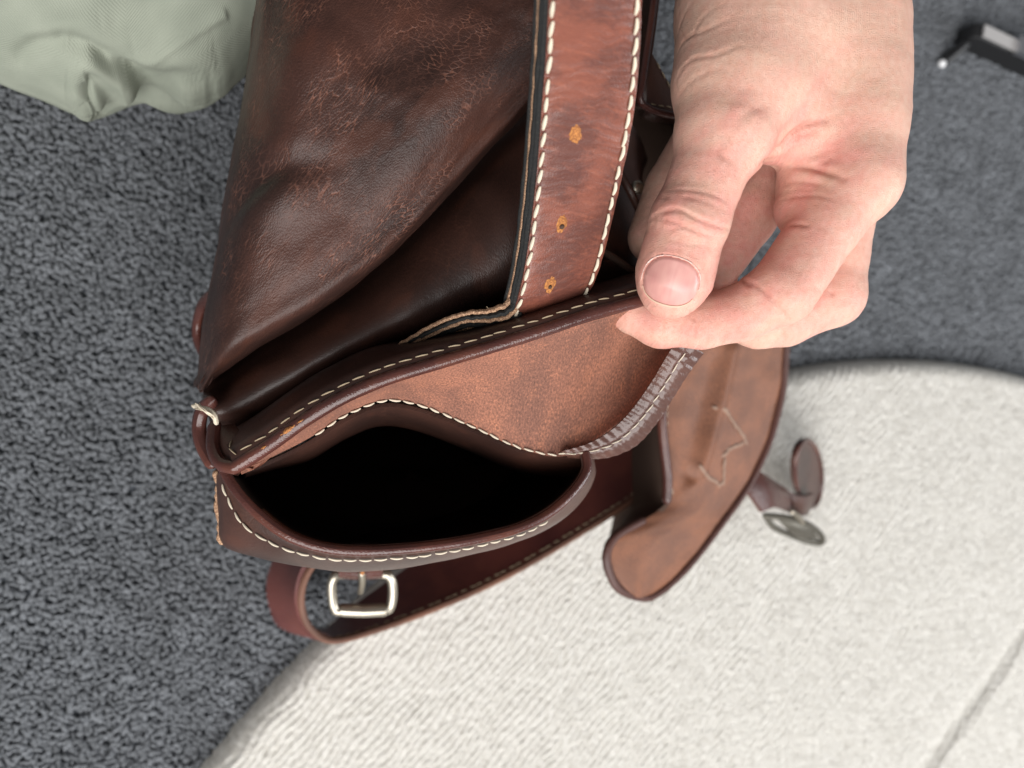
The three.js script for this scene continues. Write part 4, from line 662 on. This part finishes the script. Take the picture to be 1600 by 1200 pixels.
{
  // knee of the trousers, pushed into folds
  const edge = [[-420, -60], [-300, 10], [-190, 52], [-90, 92], [-30, 118], [20, 140], [70, 158], [110, 174], [142, 184], [185, 170], [235, 158], [285, 166], [335, 154], [368, 132], [400, 102], [440, 70]];
  const row = (f, y, k) => edge.map(([x, z], i) => P(lerp(x * 0.9 + 20, x, f), lerp(-260, z, f), y(i / 15)));
  const rows = [row(0, () => 190), row(0.3, () => 190), row(0.55, () => 182), row(0.75, () => 170), row(0.9, () => 154), row(0.98, () => 138), row(1.0, () => 122), edge.map(([x, z]) => P(x + 2, z - 4, 60)), edge.map(([x, z]) => P(x + 10, z - 26, 20)), edge.map(([x, z]) => P(x + 16, z - 40, 3))];
  const g = groove([
    { pts: PL([[92, 46, 178], [130, 62, 177], [165, 78, 174], [205, 88, 172], [255, 88, 174], [325, 82, 176]]), w: 2.4, d: -6 }, { pts: PL([[200, 60, 180], [260, 60, 180], [340, 58, 180]]), w: 5, d: 2.4 }, { pts: PL([[195, 86, 172], [225, 104, 168], [262, 124, 160], [285, 134, 156]]), w: 1.8, d: -3 }, { pts: PL([[110, 78, 172], [170, 104, 166], [225, 134, 158]]), w: 5, d: 1.6 },
    { pts: PL([[135, 138, 152], [155, 143, 150], [192, 150, 148]]), w: 2, d: -4 }, { pts: PL([[137, 138, 152], [139, 156, 146], [141, 172, 138]]), w: 1.8, d: -3.5 }, { pts: PL([[100, 128, 154], [120, 148, 148], [126, 166, 142]]), w: 4, d: 1.4 },
    { pts: PL([[170, 66, 180], [240, 40, 186], [310, 10, 189], [350, -12, 190]]), w: 1.2, d: 1.1, taper: 0 }, { pts: PL([[0, 22, 184], [70, 8, 188], [150, 2, 190]]), w: 2.5, d: 1.4 }, { pts: PL([[-10, 50, 180], [40, 36, 182], [92, 44, 180]]), w: 2.2, d: -2.4 }, { pts: PL([[230, 126, 160], [290, 134, 154], [350, 122, 154]]), w: 6, d: 1.6 } ]);
  const t = sheet('trousers', rows, { parent: person, base: PB, mat: cloth, su: 20, sv: 30, thick: 1.2, disp: (p, n, u, v, a, b) => g(p) + 0.35 * fbm(a / 30, b / 30, 2) + 0.1 * noise(a / 6, b / 6) });
  t.mesh.userData.label = 'light sage green cotton trouser knee with soft folds';
  const a = spline(PL([[170, 64, 146], [235, 42, 150], [300, 12, 152], [345, -10, 153]]), 40);
}
// ------------------------------------------------------------------ black bar on the carpet, far right
{
  const A = P(1506, 66, 12), base = V(A.x, 0, A.z), bar = thing('furniture_foot', base, 'black metal furniture foot with polished silver top edge on the carpet', 'furniture foot');
  const B = P(1680, 146, 12), d = B.clone().sub(A).normalize(), L = A.distanceTo(B), ang = Math.atan2(-d.z, d.x);
  const shape = new THREE.Shape(); shape.moveTo(0.004, 0); shape.lineTo(L, 0); shape.lineTo(L, 0.017); shape.lineTo(0.006, 0.017); shape.quadraticCurveTo(0, 0.017, 0, 0.012); shape.lineTo(0, 0.004); shape.quadraticCurveTo(0, 0, 0.004, 0);
  const g = new THREE.ExtrudeGeometry(shape, { depth: 0.009, bevelEnabled: true, bevelSize: 0.001, bevelThickness: 0.001, bevelSegments: 2 }); g.translate(0, 0.004, -0.0105); g.rotateY(ang); g.translate(A.x - base.x, 0, A.z - base.z);
  mesh('bar', g, blackPaint, bar);
  const s = new THREE.BoxGeometry(L - 0.006, 0.0016, 0.0085); s.translate(L / 2 + 0.002, 0.0232, -0.006); s.rotateY(ang); mesh('top_edge', s, std({ color: new THREE.Color(0.6, 0.58, 0.57), metalness: 0.5, roughness: 0.45 }), bar);
  const e = new THREE.BoxGeometry(0.06, 0.005, 0.0125); e.translate(0.066, 0.0248, -0.006); e.rotateY(ang); mesh('end_plate', e, steel, bar);
  mesh('arm', tube([P(1506, 70, 12), P(1490, 84, 9), P(1477, 95, 6)].map((p) => p.sub(base)), 0.0042, 10), blackPaint, bar);
  mesh('glide', new THREE.SphereGeometry(0.003, 16, 12).scale(1, 0.8, 1).translate(...P(1472, 99, 7).sub(base).toArray()), std({ color: new THREE.Color(0.75, 0.75, 0.76), roughness: 0.35 }), bar);
}
renderer.render(scene, camera);
